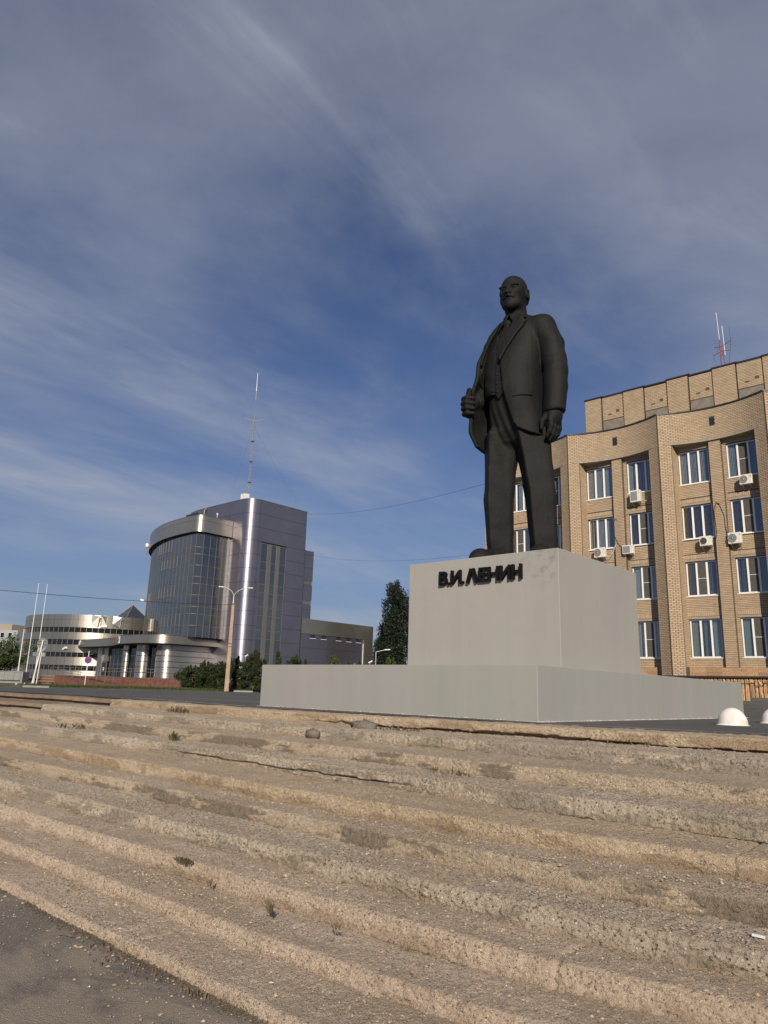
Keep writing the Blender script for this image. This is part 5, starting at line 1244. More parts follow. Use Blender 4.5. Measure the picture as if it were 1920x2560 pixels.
# signs on the canopy
def csign(name, s_px, w_, z0, z1, mat): return None
def canopy_pt(xq):
    best = min(range(len(cpl) - 1), key=lambda i: abs(cpl[i][0] - xq)); a = Vector(cpl[best]); b = Vector(cpl[best + 1]); t = (b - a).normalized(); return a, t
def flat_sign(name, label, xq, w_, z0, z1, mats):
    a, t = canopy_pt(xq); nrm = Vector((t.y, -t.x)); root = None
    for k, (u0, u1, v0, v1, mt) in enumerate(mats):
        b = MB(); p = [a + t * (w_ * u) + nrm * (.03 + .02 * k) for u in (u0, u1)]; q = [a + t * (w_ * u) - nrm * .01 for u in (u0, u1)]; za, zb = z0 + (z1 - z0) * v0, z0 + (z1 - z0) * v1
        b.add([(p[0].x, p[0].y, za), (p[1].x, p[1].y, za), (p[1].x, p[1].y, zb), (p[0].x, p[0].y, zb), (q[0].x, q[0].y, za), (q[1].x, q[1].y, za), (q[1].x, q[1].y, zb), (q[0].x, q[0].y, zb)], [(0, 1, 2, 3), (1, 5, 6, 2), (4, 0, 3, 7), (3, 2, 6, 7), (4, 5, 1, 0)])
        if root is None: root = b.obj(name, M[mt]); tag(root, label, 'sign')
        else: b.obj('sign_face' if u1 - u0 > .4 else 'lettering', M[mt], root)
    return root, a, t, nrm
s1, a, t, nrm = flat_sign('shop_sign', 'green square sign with white script lettering at the canopy left end', -118.3, 3.6, 5.66, 6.9, [(0, .27, .0, 1.0, 'signgreen'), (.05, .22, .2, .75, 'signteal')])
cvs = []
for k, (u, v, L, an) in enumerate(((.30, .25, .30, 80), (.36, .2, .42, 60), (.42, .3, .36, 100), (.47, .25, .30, 45), (.53, .2, .5, 75), (.58, .3, .34, 110), (.63, .25, .32, 60), (.68, .35, .42, 80), (.74, .45, .3, 20))):
    p0 = a + t * (3.6 * u) + nrm * .05; p1 = p0 + t * (L * math.cos(R(an)) * 1.3); z0 = 5.7 + v * 1.1
    MB().bar((p0.x, p0.y, z0), (p1.x, p1.y, z0 + L * 1.5 * math.sin(R(an))), .14, .05).obj('lettering', M['white'], s1)
flat_sign('shop_sign', 'faint red emblem and pale lettering on the canopy front', -104.8, 1.5, 5.85, 6.65, [(.35, .62, .55, .95, 'signred'), (.1, .3, .35, .65, 'signred'), (.1, .95, .12, .24, 'mullion')])
flat_sign('shop_sign', 'small white and teal square sign on the canopy', -100.6, 1.2, 5.75, 6.75, [(0, 1, 0, 1, 'white'), (.04, .3, .1, .9, 'signgreen'), (.5, .9, .35, .42, 'signteal'), (.5, .9, .5, .56, 'signteal')])
# red granite platform, ramp, stairs and railings before the entrance
plat = thing('entrance_platform', 'red granite tiled platform with ramp and stairs at the bank entrance', 'platform', loc=(-85, 50, -.3)); PO = Vector((-85, 50, -.3))
def pl(b, name, mat): o = b.obj(name, M[mat], plat); o.location = -PO; return o
fr_ = [(-118, 46.6), (-110, 46.9), (-100, 48.6), (-92, 50.2), (-86.6, 52.8), (-80.5, 55.9)]
fr_ = [(-96.5, 43.4), (-89.5, 45.2), (-83.2, 47.4), (-77.6, 50.3)]
Pp = [Vector(p) for p in fr_]
pl(MB().prism(fr_ + [(-77.6, 51), (-86, 60), (-112, 60), (-104, 46)], -.4, .92), 'core', 'redtile')
tot = []
for a, b in zip(Pp, Pp[1:]):
    d = b - a; L = d.length; t = d / L; nrm = Vector((t.y, -t.x)); m_ = int(L / .62)
    for i in range(m_):
        for z0, z1 in ((-.38, .28), (.29, .93)):
            p = a + t * (L * i / m_ + .01); q = a + t * (L * (i + 1) / m_ - .01); e = .035 + RNG.uniform(0, .012); bb = MB()
            bb.add([(p.x + nrm.x * e, p.y + nrm.y * e, z0), (q.x + nrm.x * e, q.y + nrm.y * e, z0), (q.x + nrm.x * e, q.y + nrm.y * e, z1 - .01), (p.x + nrm.x * e, p.y + nrm.y * e, z1 - .01), (p.x, p.y, z0), (q.x, q.y, z0), (q.x, q.y, z1 - .01), (p.x, p.y, z1 - .01)], [(0, 1, 2, 3), (1, 5, 6, 2), (4, 0, 3, 7), (3, 2, 6, 7)])
            pl(bb, 'tile', 'redtile')
def railing(pts, label, h=1.0, nb=2):
    r_ = thing('railing', label, 'railing', 'railings at the bank entrance', pts[0]); o0 = Vector(pts[0]); PP = [Vector(p) for p in pts]
    for z in ([h, h * .62] if nb == 2 else [h, h * .7, h * .4, .12]): MB().tube([p - o0 + Vector((0, 0, z)) for p in PP], .03, 5).obj('rail_bar', M['rail'], r_)
    for a, b in zip(PP, PP[1:]):
        m_ = max(1, int((b - a).length / 1.3))
        for i in range(m_ + (b == PP[-1])):
            p = a + (b - a) * i / m_ - o0; MB().tube([p, p + Vector((0, 0, h))], .025, 5).obj('post', M['rail'], r_)
    return r_
railing([(-89.3, 45.4, .92), (-83.1, 47.6, .92), (-77.7, 50.4, .92)], 'grey steel railing along the red platform top', 1.0)
railing([(-98.2, 43.4, .92), (-94, 44.1, .92), (-89.6, 45.2, .92)], 'grey steel railing before the dark entrance glazing', 1.0)
# ramp descending to the right in front of the platform
rp = MB(); rp.add([(-94.5, 42.4, .9), (-94.0, 43.7, .9), (-84.2, 46.4, .0), (-84.6, 45.0, .0), (-94.5, 42.4, -.4), (-94.0, 43.7, -.4), (-84.2, 46.4, -.4), (-84.6, 45.0, -.4)], [(0, 3, 2, 1), (0, 4, 7, 3), (3, 7, 6, 2), (1, 5, 4, 0), (2, 6, 5, 1)])
pl(rp, 'ramp', 'redtile'); railing([(-94.3, 42.5, .86), (-84.6, 45.1, .0)], 'sloping railing of the entrance ramp', .85)
for k in range(7): pl(MB().prism([(-99.4 - .02 * k, 41.0 + .33 * k), (-95.0, 42.0 + .33 * k), (-95.4, 44.2), (-99.8, 43.2)], -.4, -.3 + .17 * (k + 1)), 'stair', 'redtile' if k % 2 else 'slab')
railing([(-99.9, 40.6, -.3), (-100.6, 43.2, .92)], 'stair railing on the left of the entrance steps', .9)
# round office drum on the left
rd = thing('round_building', 'low round building in champagne panels with four dark window strips', 'building', loc=(-129, 66, -.3)); RO = Vector((-129, 66, -.3)); RC = Vector((-128.6, 66.2)); RR = 13.7
def rb(b, name, mat, p=None): o = b.obj(name, M[mat], p or rd); o.location = -RO if p is None else (0, 0, 0); return o
def rpath(a0, a1, r_=RR, n_=4): return [(RC.x + r_ * math.sin(R(a0 + (a1 - a0) * i / n_)), RC.y - r_ * math.cos(R(a0 + (a1 - a0) * i / n_))) for i in range(n_ + 1)]
rb(MB().lathe([(RR - .35, -.3), (RR - .35, 10.95), (.1, 10.95)], 64, (RC.x, RC.y, 0)), 'core', 'dark')
bands = [(.45, 1.95), (2.72, 4.05), (4.80, 6.05), (6.90, 8.08), (8.90, 10.12), (10.14, 11.0)]
A0 = list(np.arange(-95, 112, 6.0))
for bi, (z0, z1) in enumerate(bands):
    for k, a in enumerate(A0[:-1]): rb(MB().band(rpath(a + .07, a + 5.93), z0, z1, .3), 'panel', 'tanmetal')
for z0, z1 in ((1.97, 2.70), (4.07, 4.78), (6.07, 6.88), (8.10, 8.88)):
    for k, a in enumerate(np.arange(-95, 112, 4.0)):
        w = MB().band(rpath(a, a + .3, RR - .05, 1), z0, z1, .12).obj('window', M['mullion'], rd); w.location = -RO
        g_ = MB().band(rpath(a + .35, a + 3.95, RR - .16, 1), z0, z1, .02).obj('pane', M['glass_dark'], w)
rb(MB().lathe([(RR - .1, -.4), (RR - .1, .0)], 64, (RC.x, RC.y, 0)), 'base', 'redtile')
# loosened bent panel at the roof edge, and roof plant
for a, tl in ((52, .3), (58, -.25), (66, .35)):
    p = rpath(a, a + 4.5, RR + .25, 1); b = MB(); b.add([(p[0][0], p[0][1], 9.3 + tl), (p[1][0], p[1][1], 9.1), (p[1][0] + tl, p[1][1], 10.8), (p[0][0], p[0][1], 11.0)], [(0, 1, 2, 3)]).add([(p[0][0], p[0][1] + .06, 9.3 + tl), (p[1][0], p[1][1] + .06, 9.1), (p[1][0] + tl, p[1][1] + .06, 10.8), (p[0][0], p[0][1] + .06, 11.0)], [(3, 2, 1, 0)]); o_ = rb(b, 'panel', 'silver'); o_['label'] = 'loose bent cladding panel'
pc = Vector((-122.5, 67.5)); b = MB(); q = [(pc.x - 2.6, pc.y - 2.6, 10.9), (pc.x + 2.6, pc.y - 2.6, 10.9), (pc.x + 2.6, pc.y + 2.6, 10.9), (pc.x - 2.6, pc.y + 2.6, 10.9), (pc.x, pc.y, 14.0)]
sk = b.add(q, [(0, 1, 4), (1, 2, 4), (2, 3, 4), (3, 0, 4)]).obj('skylight', M['glass_tower'], rd); sk.location = -RO; tag(sk)
fr2 = MB()
for i in range(4): fr2.bar(q[i], q[4], .12); fr2.bar(q[i], q[(i + 1) % 4], .12)
fr2.bar(Vector(q[0]).lerp(Vector(q[4]), .5), Vector(q[1]).lerp(Vector(q[4]), .5), .1); fr2.obj('skylight_frame', M['mullion'], sk)
# lattice mast on the tower roof
mast = thing('roof_mast', 'slender lattice radio mast standing on the violet tower roof', 'mast', loc=(-87.35, 65.0, ZT + .1))
def lat(H, w_, z0=0):
    b = MB(); c = [(w_ * math.cos(R(90 + 120 * k)), w_ * math.sin(R(90 + 120 * k))) for k in range(3)]
    for x, y in c: b.bar((x, y, z0), (x, y, z0 + H), .045)
    z = z0; k = 0
    while z < z0 + H - .3:
        for i in range(3): b.bar((*c[i], z), (*c[(i + 1) % 3], z + .55), .018)
        z += .55
    return b
for k in range(4): lat(3.25, .17, k * 3.3).obj('lattice_section', M['steel'], mast); MB().box((-.24, -.24, k * 3.3 - .06), (.24, .24, k * 3.3 + .04)).obj('flange', M['rail'], mast)
MB().tube([(0, 0, 13.2), (0, 0, 16.9)], [.06, .03], 6).obj('top_pole', M['rail'], mast); MB().tube([(0, 0, 18.2), (0, 0, 21.3)], [.07, .04], 6).obj('whip', M['white'], mast); MB().tube([(0, 0, 16.9), (0, 0, 18.2)], .016, 5).obj('whip', M['white'], mast)
for dx, dz in ((-1.55, .35), (1.45, .1)): MB().bar((0, 0, 13.3), (dx * .8, dx * .6, 13.3 + dz), .07).obj('crossarm', M['rail'], mast)
MB().bar((0, 0, .9), (-.9, -.2, 1.3), .07).obj('crossarm', M['rail'], mast)
for dx, dy in ((-9, 2), (7, 4), (3, 8)): MB().tube([(0, 0, 12.5), (dx * .5, dy * .5, 5.8), (dx, dy, 0)], .006, 4).obj('stay', M['wire'], mast)
t = thing('roof_cabin', 'small cream equipment cabin at the mast foot on the tower roof', 'cabin', loc=(-86.9, 64.2, ZT + .12)); MB().box((-.75, -.4, 0), (.1, .4, 1.15)).obj('cabinet', M['ac'], t); MB().box((.25, -.3, 0), (.5, .3, 1.1)).obj('cabinet', M['white'], t)
t = thing('roof_pipe', 'dark vent pipe against the tower top behind the fascia', 'pipe', loc=(-95.4, 62.8, 23.9)); MB().tube([(0, 0, 0), (0, 0, 2.9), (.12, .1, 3.1), (.3, .25, 3.1)], .14, 8).obj('pipe', M['rail'], t)
t = thing('antenna', 'white round antenna fixed to the left end of the glass tower fascia', 'antenna', loc=(-109.6, 61.7, 22.2)); MB().lathe([(.001, 0), (.28, .05), (.3, .4), (.22, .7), (.001, .75)], 14).obj('dome', M['white'], t); MB().tube([(0, 0, -1.2), (0, 0, .05)], .08, 6).obj('bracket', M['rail'], t)
t = thing('roof_camera', 'small white device on the fascia roof beside the tower', 'camera', loc=(-88.6, 60.6, 24.05)); MB().tube([(0, 0, 0), (0, 0, .7)], .04, 6).obj('stem', M['white'], t); MB().lathe([(.001, .6), (.2, .72), (.001, .95)], 10).obj('dome', M['white'], t)
# ------------------------------------------------------------------ trees and shrubs
def leaf_cloud(name, mat, centers, radii, n, size, parent=None, up=.2, loc=None):
    """leaf-sized faces around clump centres; sparse towards the rim so the outline stays ragged"""
    C_ = np.array(centers); Rr = np.array(radii); k = RNG.integers(0, len(C_), n)
    d = RNG.normal(0, 1, (n, 3)); d /= np.linalg.norm(d, axis=1)[:, None]; rad = RNG.random(n) ** .45 * (1 + .25 * (RNG.random(n) > .93))
    P = C_[k] + d * rad[:, None] * Rr[k]
    nr = d + RNG.normal(0, .7, (n, 3)) + np.array([0, 0, up]); nr /= np.linalg.norm(nr, axis=1)[:, None]
    t = np.cross(nr, RNG.normal(0, 1, (n, 3))); t /= np.linalg.norm(t, axis=1)[:, None]; b = np.cross(nr, t); s_ = size * RNG.uniform(.6, 1.3, n)[:, None]
    V = np.stack([P - t * s_, P + b * s_ * .45, P + t * s_, P - b * s_ * .45], 1).reshape(-1, 3)
    if loc is not None: V = V - np.array(loc)
    o = bpy.data.objects.new(name, np_mesh(name, V, np.arange(4 * n).reshape(-1, 4), M[mat])); return link(o, parent)
def shrub(label, x, y, w_, h, n, mat='leaf_shrub', size=.085, seed=0, z=-.25):
    rg = np.random.default_rng(seed); t = thing('shrub', label, 'shrub', 'shrubs in front of the bank', (x, y, z)); Cn = []; Rd = []
    m_ = int(12 + w_ * 12)
    for i in range(m_):
        a = rg.random() * 6.28; r_ = w_ / 2 * rg.random() ** .6; hh = h * (1 - .38 * (r_ / (w_ / 2)) ** 2) * rg.uniform(.12, .95)
        Cn.append((x + math.cos(a) * r_, y + math.sin(a) * r_ * .8, z + hh)); Rd.append((.42 * rg.uniform(.6, 1.2),) * 3)
    for i in range(int(5 + w_ * 2.5)):   # upright shoots that break the outline
        a = rg.random() * 6.28; r_ = w_ * .42 * rg.random(); hh = h * rg.uniform(.88, 1.08) * (1 - .35 * (r_ / (w_ / 2)) ** 2); Cn.append((x + math.cos(a) * r_, y + math.sin(a) * r_, z + hh - .22)); Rd.append((.10, .10, .30))
    leaf_cloud('crown', mat, Cn, Rd, n, size, t, .4, t.location)
    for i in range(3): MB().tube([(0, 0, 0), (rg.normal(0, .2), rg.normal(0, .2), h * .4), (rg.normal(0, w_ * .2), rg.normal(0, .3), h * .75)], [.05, .035, .015], 5).obj('stem', M['bark'], t)
SH = [('wide dark shrub beside the red platform, left end of the hedge', 474, 2.9, 2.3, 8200), ('dark shrub between the platform and the lamp post', 512, 3.0, 2.75, 9000), ('low dark shrub directly left of the concrete lamp post', 550, 2.6, 2.75, 8000),
      ('tall dense shrub directly right of the concrete lamp post', 592, 3.0, 3.5, 11000), ('tallest shrub, half hidden by the left end of the plinth', 634, 3.2, 3.9, 12000)]
for i, (lb, px, w_, h, n) in enumerate(SH): p = at(px, 1700, 75.5 + (i % 2) * .8); shrub(lb, p.x, p.y, w_, h, n, seed=i)
p = at(528, 1700, 77); shrub('shrub filling the back of the hedge behind the lamp post', p.x, p.y, 4.2, 2.6, 9000, seed=31)
for i, (lb, px, w_, h, n, D) in enumerate((('young leafy shrub tip above the plinth below the tower windows', 690, 1.9, 3.75, 4500, 75), ('round shrub tip above the plinth before the violet low wing', 740, 2.6, 3.8, 6000, 75.5), ('two-pointed bright shrub above the plinth', 833, 2.4, 3.9, 5000, 76), ('small low shrub tip above the plinth left of the grey cabinet', 872, 1.1, 3.25, 2200, 76), ('thin sprig above the plinth under the wing corner', 897, .8, 3.2, 900, 77))):
    p = at(px, 1700, D); shrub(lb, p.x, p.y, w_, h, n, 'leaf_young' if i in (2,) else 'leaf_shrub', seed=10 + i)
p = at(973, 1700, 96); shrub('bright yellow green bush before the poplars, left of the pedestal', p.x, p.y, 3.2, 4.7, 5200, 'leaf_young', .10, 22)
def poplar(label, px, D, ztop, w_, n, seed, lean=0., base=1.2):
    rg = np.random.default_rng(seed); p = at(px, 1700, D); z0 = -.4; H = ztop - z0; t = thing('poplar_tree', label, 'tree', 'poplars beyond the bank', (p.x, p.y, z0)); Cn = []; Rd = []
    L = 9
    for k in range(L):    # upright limbs, each a plume of clumps
        a = 6.28 * k / L + rg.normal(0, .3); r0 = w_ / 2 * rg.uniform(.15, .85) * (k > 0); top = H * (rg.uniform(.70, .98) if k else 1.0)
        m_ = 22
        for j in range(m_):
            f = (j + rg.random()) / m_; zz = base + (top - base) * f; rr = r0 * (.45 + .55 * math.sin(min(1, f * 1.3) * math.pi * .6))
            Cn.append((p.x + math.cos(a) * rr + lean * zz + rg.normal(0, .25), p.y + math.sin(a) * rr + rg.normal(0, .25), z0 + zz)); q = (.95 * (1 - .5 * f) + .22) * rg.uniform(.7, 1.25); Rd.append((q, q, q * 1.5))
        MB().tube([(0, 0, .2), (math.cos(a) * r0 * .5 + lean * H * .2, math.sin(a) * r0 * .5, H * .3), (math.cos(a) * r0 + lean * top * .8, math.sin(a) * r0, top * .8)], [.16, .10, .03], 6).obj('limb', M['bark'], t)
    leaf_cloud('crown', 'leaf_poplar', Cn, Rd, n, .17, t, .1, t.location)
    MB().tube([(0, 0, -.2), (lean * H * .3, 0, H * .3), (lean * H * .8, 0, H * .8)], [.32, .22, .05], 8).obj('trunk', M['barkpale'], t)
poplar('tallest dark poplar standing just left of the pedestal', 990, 118, 17.2, 6.0, 42000, 1, -.012)
poplar('poplar with bare pale trunks partly hidden by the pedestal', 1034, 120, 16.9, 4.6, 13000, 2, base=6.5)
poplar('lower poplar forming the left shoulder of the poplar group', 962, 124, 12.2, 4.2, 13000, 3)
poplar('small dark poplar right behind the end of the low wing', 946, 130, 9.0, 3.6, 9000, 4)
def round_tree(label, px, D, h, w_, n, seed):
    rg = np.random.default_rng(seed); p = at(px, 1700, D); z0 = -.35; t = thing('birch_tree', label, 'tree', None, (p.x, p.y, z0)); Cn = []; Rd = []
    MB().tube([(0, 0, 0), (.1, 0, h * .35), (-.1, .1, h * .8)], [.16, .11, .03], 7).obj('trunk', M['barkpale'], t)
    for k in range(13):
        a = rg.random() * 6.28; z1 = h * rg.uniform(.25, .6); e = (math.cos(a) * w_ * .42, math.sin(a) * w_ * .42, z1 + h * rg.uniform(.1, .4)); MB().tube([(0, 0, z1), (e[0] * .5, e[1] * .5, (z1 + e[2]) / 2 + .2), e], [.06, .04, .012], 5).obj('limb', M['barkpale'], t)
        for j in range(5): f = rg.uniform(.35, 1.1); Cn.append((p.x + e[0] * f + rg.normal(0, .4), p.y + e[1] * f + rg.normal(0, .4), z0 + z1 + (e[2] - z1) * f + rg.normal(0, .4))); Rd.append((rg.uniform(.45, .9),) * 3)
    Cn.append((p.x, p.y, z0 + h * .92)); Rd.append((.6, .6, .8)); leaf_cloud('crown', 'leaf_tree', Cn, Rd, n, .13, t, .2, t.location)
round_tree('loose green tree at the left edge before the grey housing block', 22, 105, 5.9, 4.6, 8500, 5)
round_tree('smaller tree at the far left edge of the photo', -22, 100, 4.6, 4.2, 6000, 6)
# ------------------------------------------------------------------ street furniture
p = at(566, 1727, 72); LP = Vector((p.x, p.y, -.25)); lamp = thing('street_lamp', 'tapered concrete lamp post with two curved steel arms before the hedge', 'street lamp', None, LP)
MB().add(*[None, None]) if False else None
def taper(w0, w1, z0, z1, dx=.0):
    a, b = w0 / 2, w1 / 2; return MB().add([(-a, -a, z0), (a, -a, z0), (a, a, z0), (-a, a, z0), (dx - b, -b, z1), (dx + b, -b, z1), (dx + b, b, z1), (dx - b, b, z1)], [(0, 3, 2, 1), (4, 5, 6, 7), (0, 1, 5, 4), (1, 2, 6, 5), (2, 3, 7, 6), (3, 0, 4, 7)])
o = taper(.40, .26, 0, 8.3, -.1).obj('pole', M['pole'], lamp); o.rotation_euler = (0, 0, R(-40))
for z in (3.75, 4.4, 4.1, 8.2): o = taper(.37, .37, z, z + .07, 0).obj('clamp', M['ac_dark'], lamp); o.rotation_euler = (0, 0, R(-40)); o.location = (-.05, .04, 0)
MB().tube([(-.08, .06, 8.2), (-.08, .06, 9.0)], [.10, .05], 8).obj('bracket', M['steel'], lamp)
for s_, L in ((-1, 1.25), (1, 1.55)):
    pts = [(-.08 + s_ * .66 * L * (1 - math.cos(t * 1.45)) , .06 + s_ * .72 * L * (1 - math.cos(t * 1.45)), 8.85 + 1.0 * math.sin(t * 1.45)) for t in np.linspace(0, 1, 9)]; MB().tube(pts, .035, 6).obj('arm', M['steel'], lamp)
    q = Vector(pts[-1]); MB().bar(q, q + Vector((s_ * .3, s_ * .33, .02)), .09, .06).obj('lamp_head', M['steel'], lamp)
# poles and signs on the left verge
def flagpole(label, px, D, zb, zt, r_=.036):
    p = at(px, 1700, D); t = thing('flagpole', label, 'flagpole', 'thin white flagpoles', (p.x, p.y, zb)); MB().tube([(0, 0, 0), (0, 0, (zt - zb) * .55), (0, 0, zt - zb)], [r_ * 1.25, r_, r_ * .6], 8).obj('pole', M['white'], t); MB().lathe([(.001, .1), (r_ * 1.6, .05), (.001, 0)], 8, (0, 0, zt - zb)).obj('finial', M['white'], t); MB().lathe([(.16, 0), (.16, .1), (.06, .14)], 10).obj('foot', M['steel'], t)
flagpole('tall white flagpole, left one of the tall pair', 62.5, 73, -.3, 8.7); flagpole('tall white flagpole, right one, passing behind the round sign', 85, 75, -.3, 8.9); flagpole('short white flagpole at the left beside the granite wall', 42, 76, -.3, 4.7, .05)
p = at(88, 1715, 66); sg = thing('road_sign', 'grey round traffic sign seen from behind on two white leaning posts', 'road sign', None, (p.x, p.y, -.28)); v = (Vector((p.x, p.y, 0)) - Vector((0, 0, 0))).normalized(); sd = Vector((v.y, -v.x, 0))
MB().tube([sd * -.28, sd * .12 + Vector((0, 0, 3.7))], .055, 8).obj('post', M['white'], sg); MB().tube([sd * .05 + v * .3, sd * .13 + v * .05 + Vector((0, 0, 3.0))], .04, 8).obj('post', M['white'], sg)
def disc(c, r_, th, nrm, mat, name, par, n_=28):
    nrm = nrm.normalized(); x = nrm.cross(Vector((0, 0, 1))).normalized(); y = x.cross(nrm); A = [c + (x * math.cos(6.2832 * i / n_) + y * math.sin(6.2832 * i / n_)) * r_ for i in range(n_)]; B_ = [q + nrm * th for q in A]
    b = MB().add(A, [tuple(range(n_))]).add(B_, [tuple(range(n_))[::-1]]).add(A + B_, [(i, n_ + i, n_ + (i + 1) % n_, (i + 1) % n_) for i in range(n_)]); return b.obj(name, M[mat], par)
d_ = disc(sd * .10 + v * .07 + Vector((0, 0, 3.48)), .40, .02, v, 'signback', 'sign_plate', sg)
for z in (3.36, 3.60): MB().bar(sd * -.27 + v * .05 + Vector((0, 0, z)), sd * .47 + v * .05 + Vector((0, 0, z - .02)), .03).obj('batten', M['ac_dark'], d_)
a_, b_, c_ = (sd * x + v * .10 + Vector((0, 0, z)) for x, z in ((-.28, 3.25), (.48, 3.25), (.10, 2.6)))
MB().add([a_, b_, c_, a_ + v * .02, b_ + v * .02, c_ + v * .02], [(0, 2, 1), (3, 4, 5), (0, 1, 4, 3), (1, 2, 5, 4), (2, 0, 3, 5)]).obj('sign_plate', M['granite'], sg)
for x0, x1, m_ in ((-.52, -.05, 'signback'), (.12, .40, 'granite')): q = [sd * x + v * .08 + Vector((0, 0, z)) for z in (2.42, 2.72) for x in (x0, x1)]; MB().add(q + [k + v * .015 for k in q], [(0, 1, 3, 2), (4, 6, 7, 5), (0, 4, 5, 1), (2, 3, 7, 6), (0, 2, 6, 4), (1, 5, 7, 3)]).obj('sign_plate', M[m_], sg)
p = at(212, 1718, 68); ns = thing('no_parking_sign', 'round blue no parking sign with red rim and slash on a thin post', 'road sign', None, (p.x, p.y, -.3)); v = Vector((p.x, p.y, 0)).normalized(); sd = Vector((v.y, -v.x, 0))
MB().tube([sd * -.04, Vector((0, 0, 3.1))], .035, 8).obj('post', M['white'], ns); o = disc(v * -.05 + Vector((0, 0, 2.33)), .30, .015, -v, 'signred', 'sign_plate', ns); disc(v * -.066 + Vector((0, 0, 2.33)), .245, .006, -v, 'signblue', 'sign_face', o)
MB().bar(v * -.078 - sd * .17 + Vector((0, 0, 2.50)), v * -.078 + sd * .17 + Vector((0, 0, 2.16)), .05, .008).obj('slash', M['signred'], o)
# low granite wall with dark end pillar at the left edge
gw = thing('granite_wall', 'low grey granite wall with a dark polished end pillar at the left edge', 'wall', None, at(30, 1705, 67) * 1); gw.location.z = -.3; A = at(-260, 1700, 66.5); B_ = at(50, 1700, 67.2); A.z = B_.z = 0; d = (B_ - A); Lw = d.length; d.normalize(); nr = Vector((d.y, -d.x, 0)); g0 = gw.location.copy()
def wbox(s0, s1, z0, z1, y0, y1): c = A + d * (s0 + s1) / 2 + nr * (y0 + y1) / 2 + Vector((0, 0, (z0 + z1) / 2)) - g0; return MB().obox(c, d * (s1 - s0) / 2, nr * (y1 - y0) / 2, Vector((0, 0, (z1 - z0) / 2)))
s_ = 0
while s_ < Lw - .05:
    e = min(s_ + .72, Lw); wbox(s_ + .006, e - .006, .20, .84, -.3, .02 + RNG.uniform(0, .01)).obj('slab', M['granite'], gw); s_ = e
wbox(0, Lw, -.05, .10, -.35, .10).obj('kerb', M['granite'], gw); wbox(0, Lw, .10, .20, -.3, -.03).obj('groove', M['ac_dark'], gw); wbox(0, Lw + .1, .84, .90, -.36, .06).obj('coping', M['granite'], gw)
wbox(Lw + .01, Lw + .15, -.05, .86, -.3, .05).obj('jamb', M['granite'], gw); wbox(Lw + .16, Lw + .62, .02, .86, -.3, .0).obj('pillar', M['granite_dark'], gw)
# housing block far behind on the left
hb = thing('housing_block', 'distant grey panel housing block behind the round building', 'building', None, (-247, 92, -.4)); HO = Vector((-247, 92, -.4)); hb.rotation_euler = (0, 0, R(28))
MB().box((-40, 0, 0), (6, 14, 15.6)).obj('wall', M['panelblock'], hb); MB().box((-3.6, 2, 15.6), (1.8, 8, 17.6)).obj('plant_room', M['lintel'], hb); MB().box((-14, 2, 15.6), (-7, 8, 17.4)).obj('plant_room', M['redtile'], hb)
for k in range(5):
    for x in np.arange(-38, 5, 2.9):
        w = MB().box((x, -.06, 1.2 + 3 * k), (x + 1.5, .02, 2.9 + 3 * k)).obj('window', M['pvc'], hb); MB().box((x + .08, -.08, 1.28 + 3 * k), (x + 1.42, -.05, 2.82 + 3 * k)).obj('pane', M['glass_dark'], w)
    for x in np.arange(-39.4, 6, 5.8): MB().box((x, -.03, 3 * k), (x + .08, .02, 3 * k + 3)).obj('joint', M['signback'], hb)
# street lamp and cabinet in the distance behind the plinth
p = at(939, 1660, 100); t = thing('street_lamp', 'distant single lamp with a white head before the poplars', 'street lamp', None, (p.x, p.y, -.3)); MB().tube([(0, 0, 0), (0, 0, 5.6)], .07, 6).obj('pole', M['steel'], t); MB().bar((0, 0, 5.6), (1.0, .8, 5.9), .05).obj('arm', M['steel'], t); MB().bar((.9, .7, 5.9), (1.5, 1.2, 5.95), .28, .12).obj('lamp_head', M['white'], t)
p = at(885, 1655, 78); t = thing('equipment_cabinet', 'grey steel advertising frame just visible above the plinth', 'cabinet', None, (p.x, p.y, -.3)); MB().box((-.45, 0, 1.6), (.5, .1, 3.1)).obj('panel', M['granite'], t); MB().box((.02, -.02, 0), (.08, .12, 3.25)).obj('post', M['steel'], t); MB().box((-.4, .02, 0), (-.34, .1, 1.6)).obj('post', M['steel'], t)
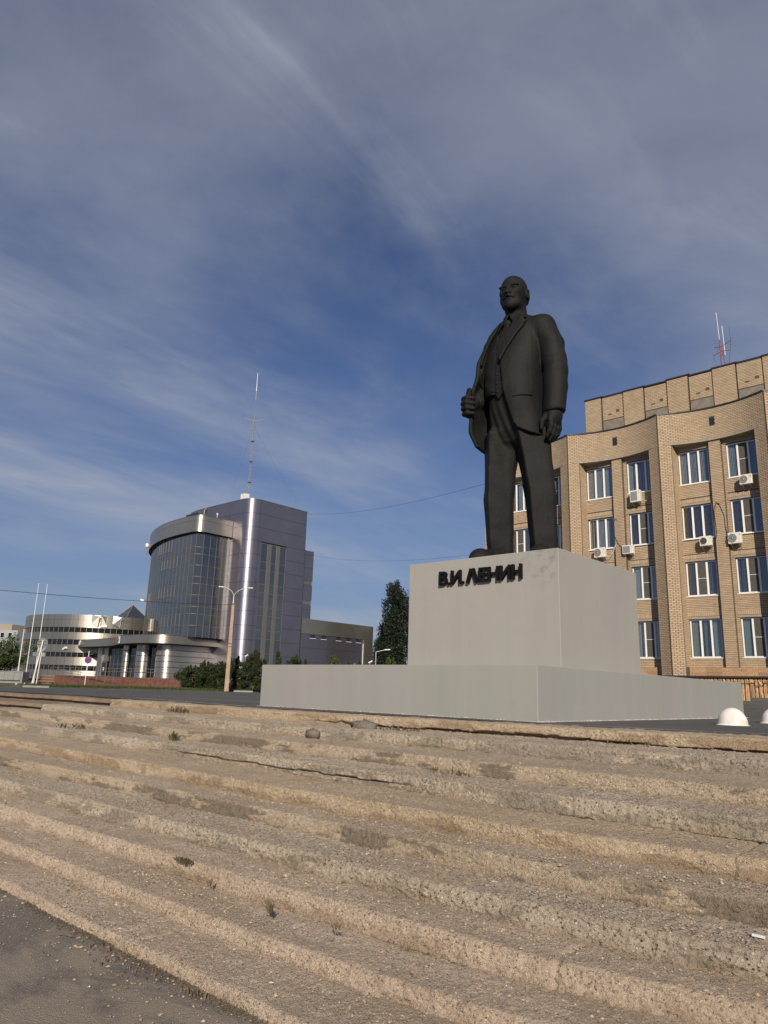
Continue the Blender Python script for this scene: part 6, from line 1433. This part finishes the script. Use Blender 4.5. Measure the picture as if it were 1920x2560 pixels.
for px, py, D, lb in ((925, 1655, 77, 'white floodlight head above the plinth near the wing corner'), (614, 1640, 79, 'white floodlight head above the tall shrub')):
    p = at(px, py, D); t = thing('floodlight', lb, 'floodlight', None, p); MB().bar((-.18, 0, -.08), (.2, .15, .12), .14, .12).obj('lamp_head', M['white'], t); MB().tube([(0, 0, -.05), (0, .05, -.3 - p.z)], .03, 6).obj('post', M['steel'], t)
# overhead wires
def wire(label, a, b, sag, r_):
    P_ = [a.lerp(b, i / 24) - Vector((0, 0, sag * 4 * (i / 24) * (1 - i / 24))) for i in range(25)]; o = MB().tube(P_, r_, 5).obj('overhead_wire', M['wire']); tag(o, label, 'wire')
wire('overhead wire from the left edge to the concrete lamp post', at(-200, 1455, 52), LP + Vector((-.15, .1, 8.15)), .25, .018)
wire('overhead wire from the tower roof to the brick building', Vector((-84.1, 74, 26.9)), Vector((-28.5, 46, 16.6)), 1.0, .014)
wire('lower overhead wire from the stair volume towards the pedestal', Vector((-84.4, 76, 20.6)), Vector((-28.5, 58, 14.2)), 1.6, .011)
t = thing('wall_camera', 'white camera on a bracket at the left side of the glass front', 'camera', None, (-113.6, 65.4, 13.9)); MB().tube([(0, 0, 0), (-.8, -.5, .1)], .05, 6).obj('bracket', M['rail'], t); MB().bar((-.8, -.5, .1), (-1.25, -.9, .25), .26).obj('housing', M['white'], t)
p = at(160, 1625, 119); t = thing('wall_camera', 'white camera on the curved wall of the round building', 'camera', None, p); MB().bar((-.3, 0, .1), (.6, 0, .35), .3).obj('housing', M['white'], t); MB().tube([(.2, 0, .1), (.6, 1.0, -.1)], .06, 6).obj('bracket', M['rail'], t)
# crumbs of kerb stone along the far verge
for i, (px, D) in enumerate(((92, 62), (268, 72), (355, 73), (397, 74), (610, 74))):
    p = at(px, 1700, D); o = MB().box((-.9, -.1, 0), (.9, .1, .16)).obj('kerb_stone', M['granite'], None, (p.x, p.y, -.31)); o.rotation_euler = (0, 0, math.atan2(p.x, p.y) * -1 + .1); tag(o, ('broken pale kerb stone at the foot of the leaning sign posts', 'broken pale kerb stone under the ramp', 'long pale kerb stone in front of the red platform', 'pale kerb stone near the right end of the red platform', 'pale kerb stone right of the lamp post')[i], 'kerb stone', 'kerb stones along the far verge')
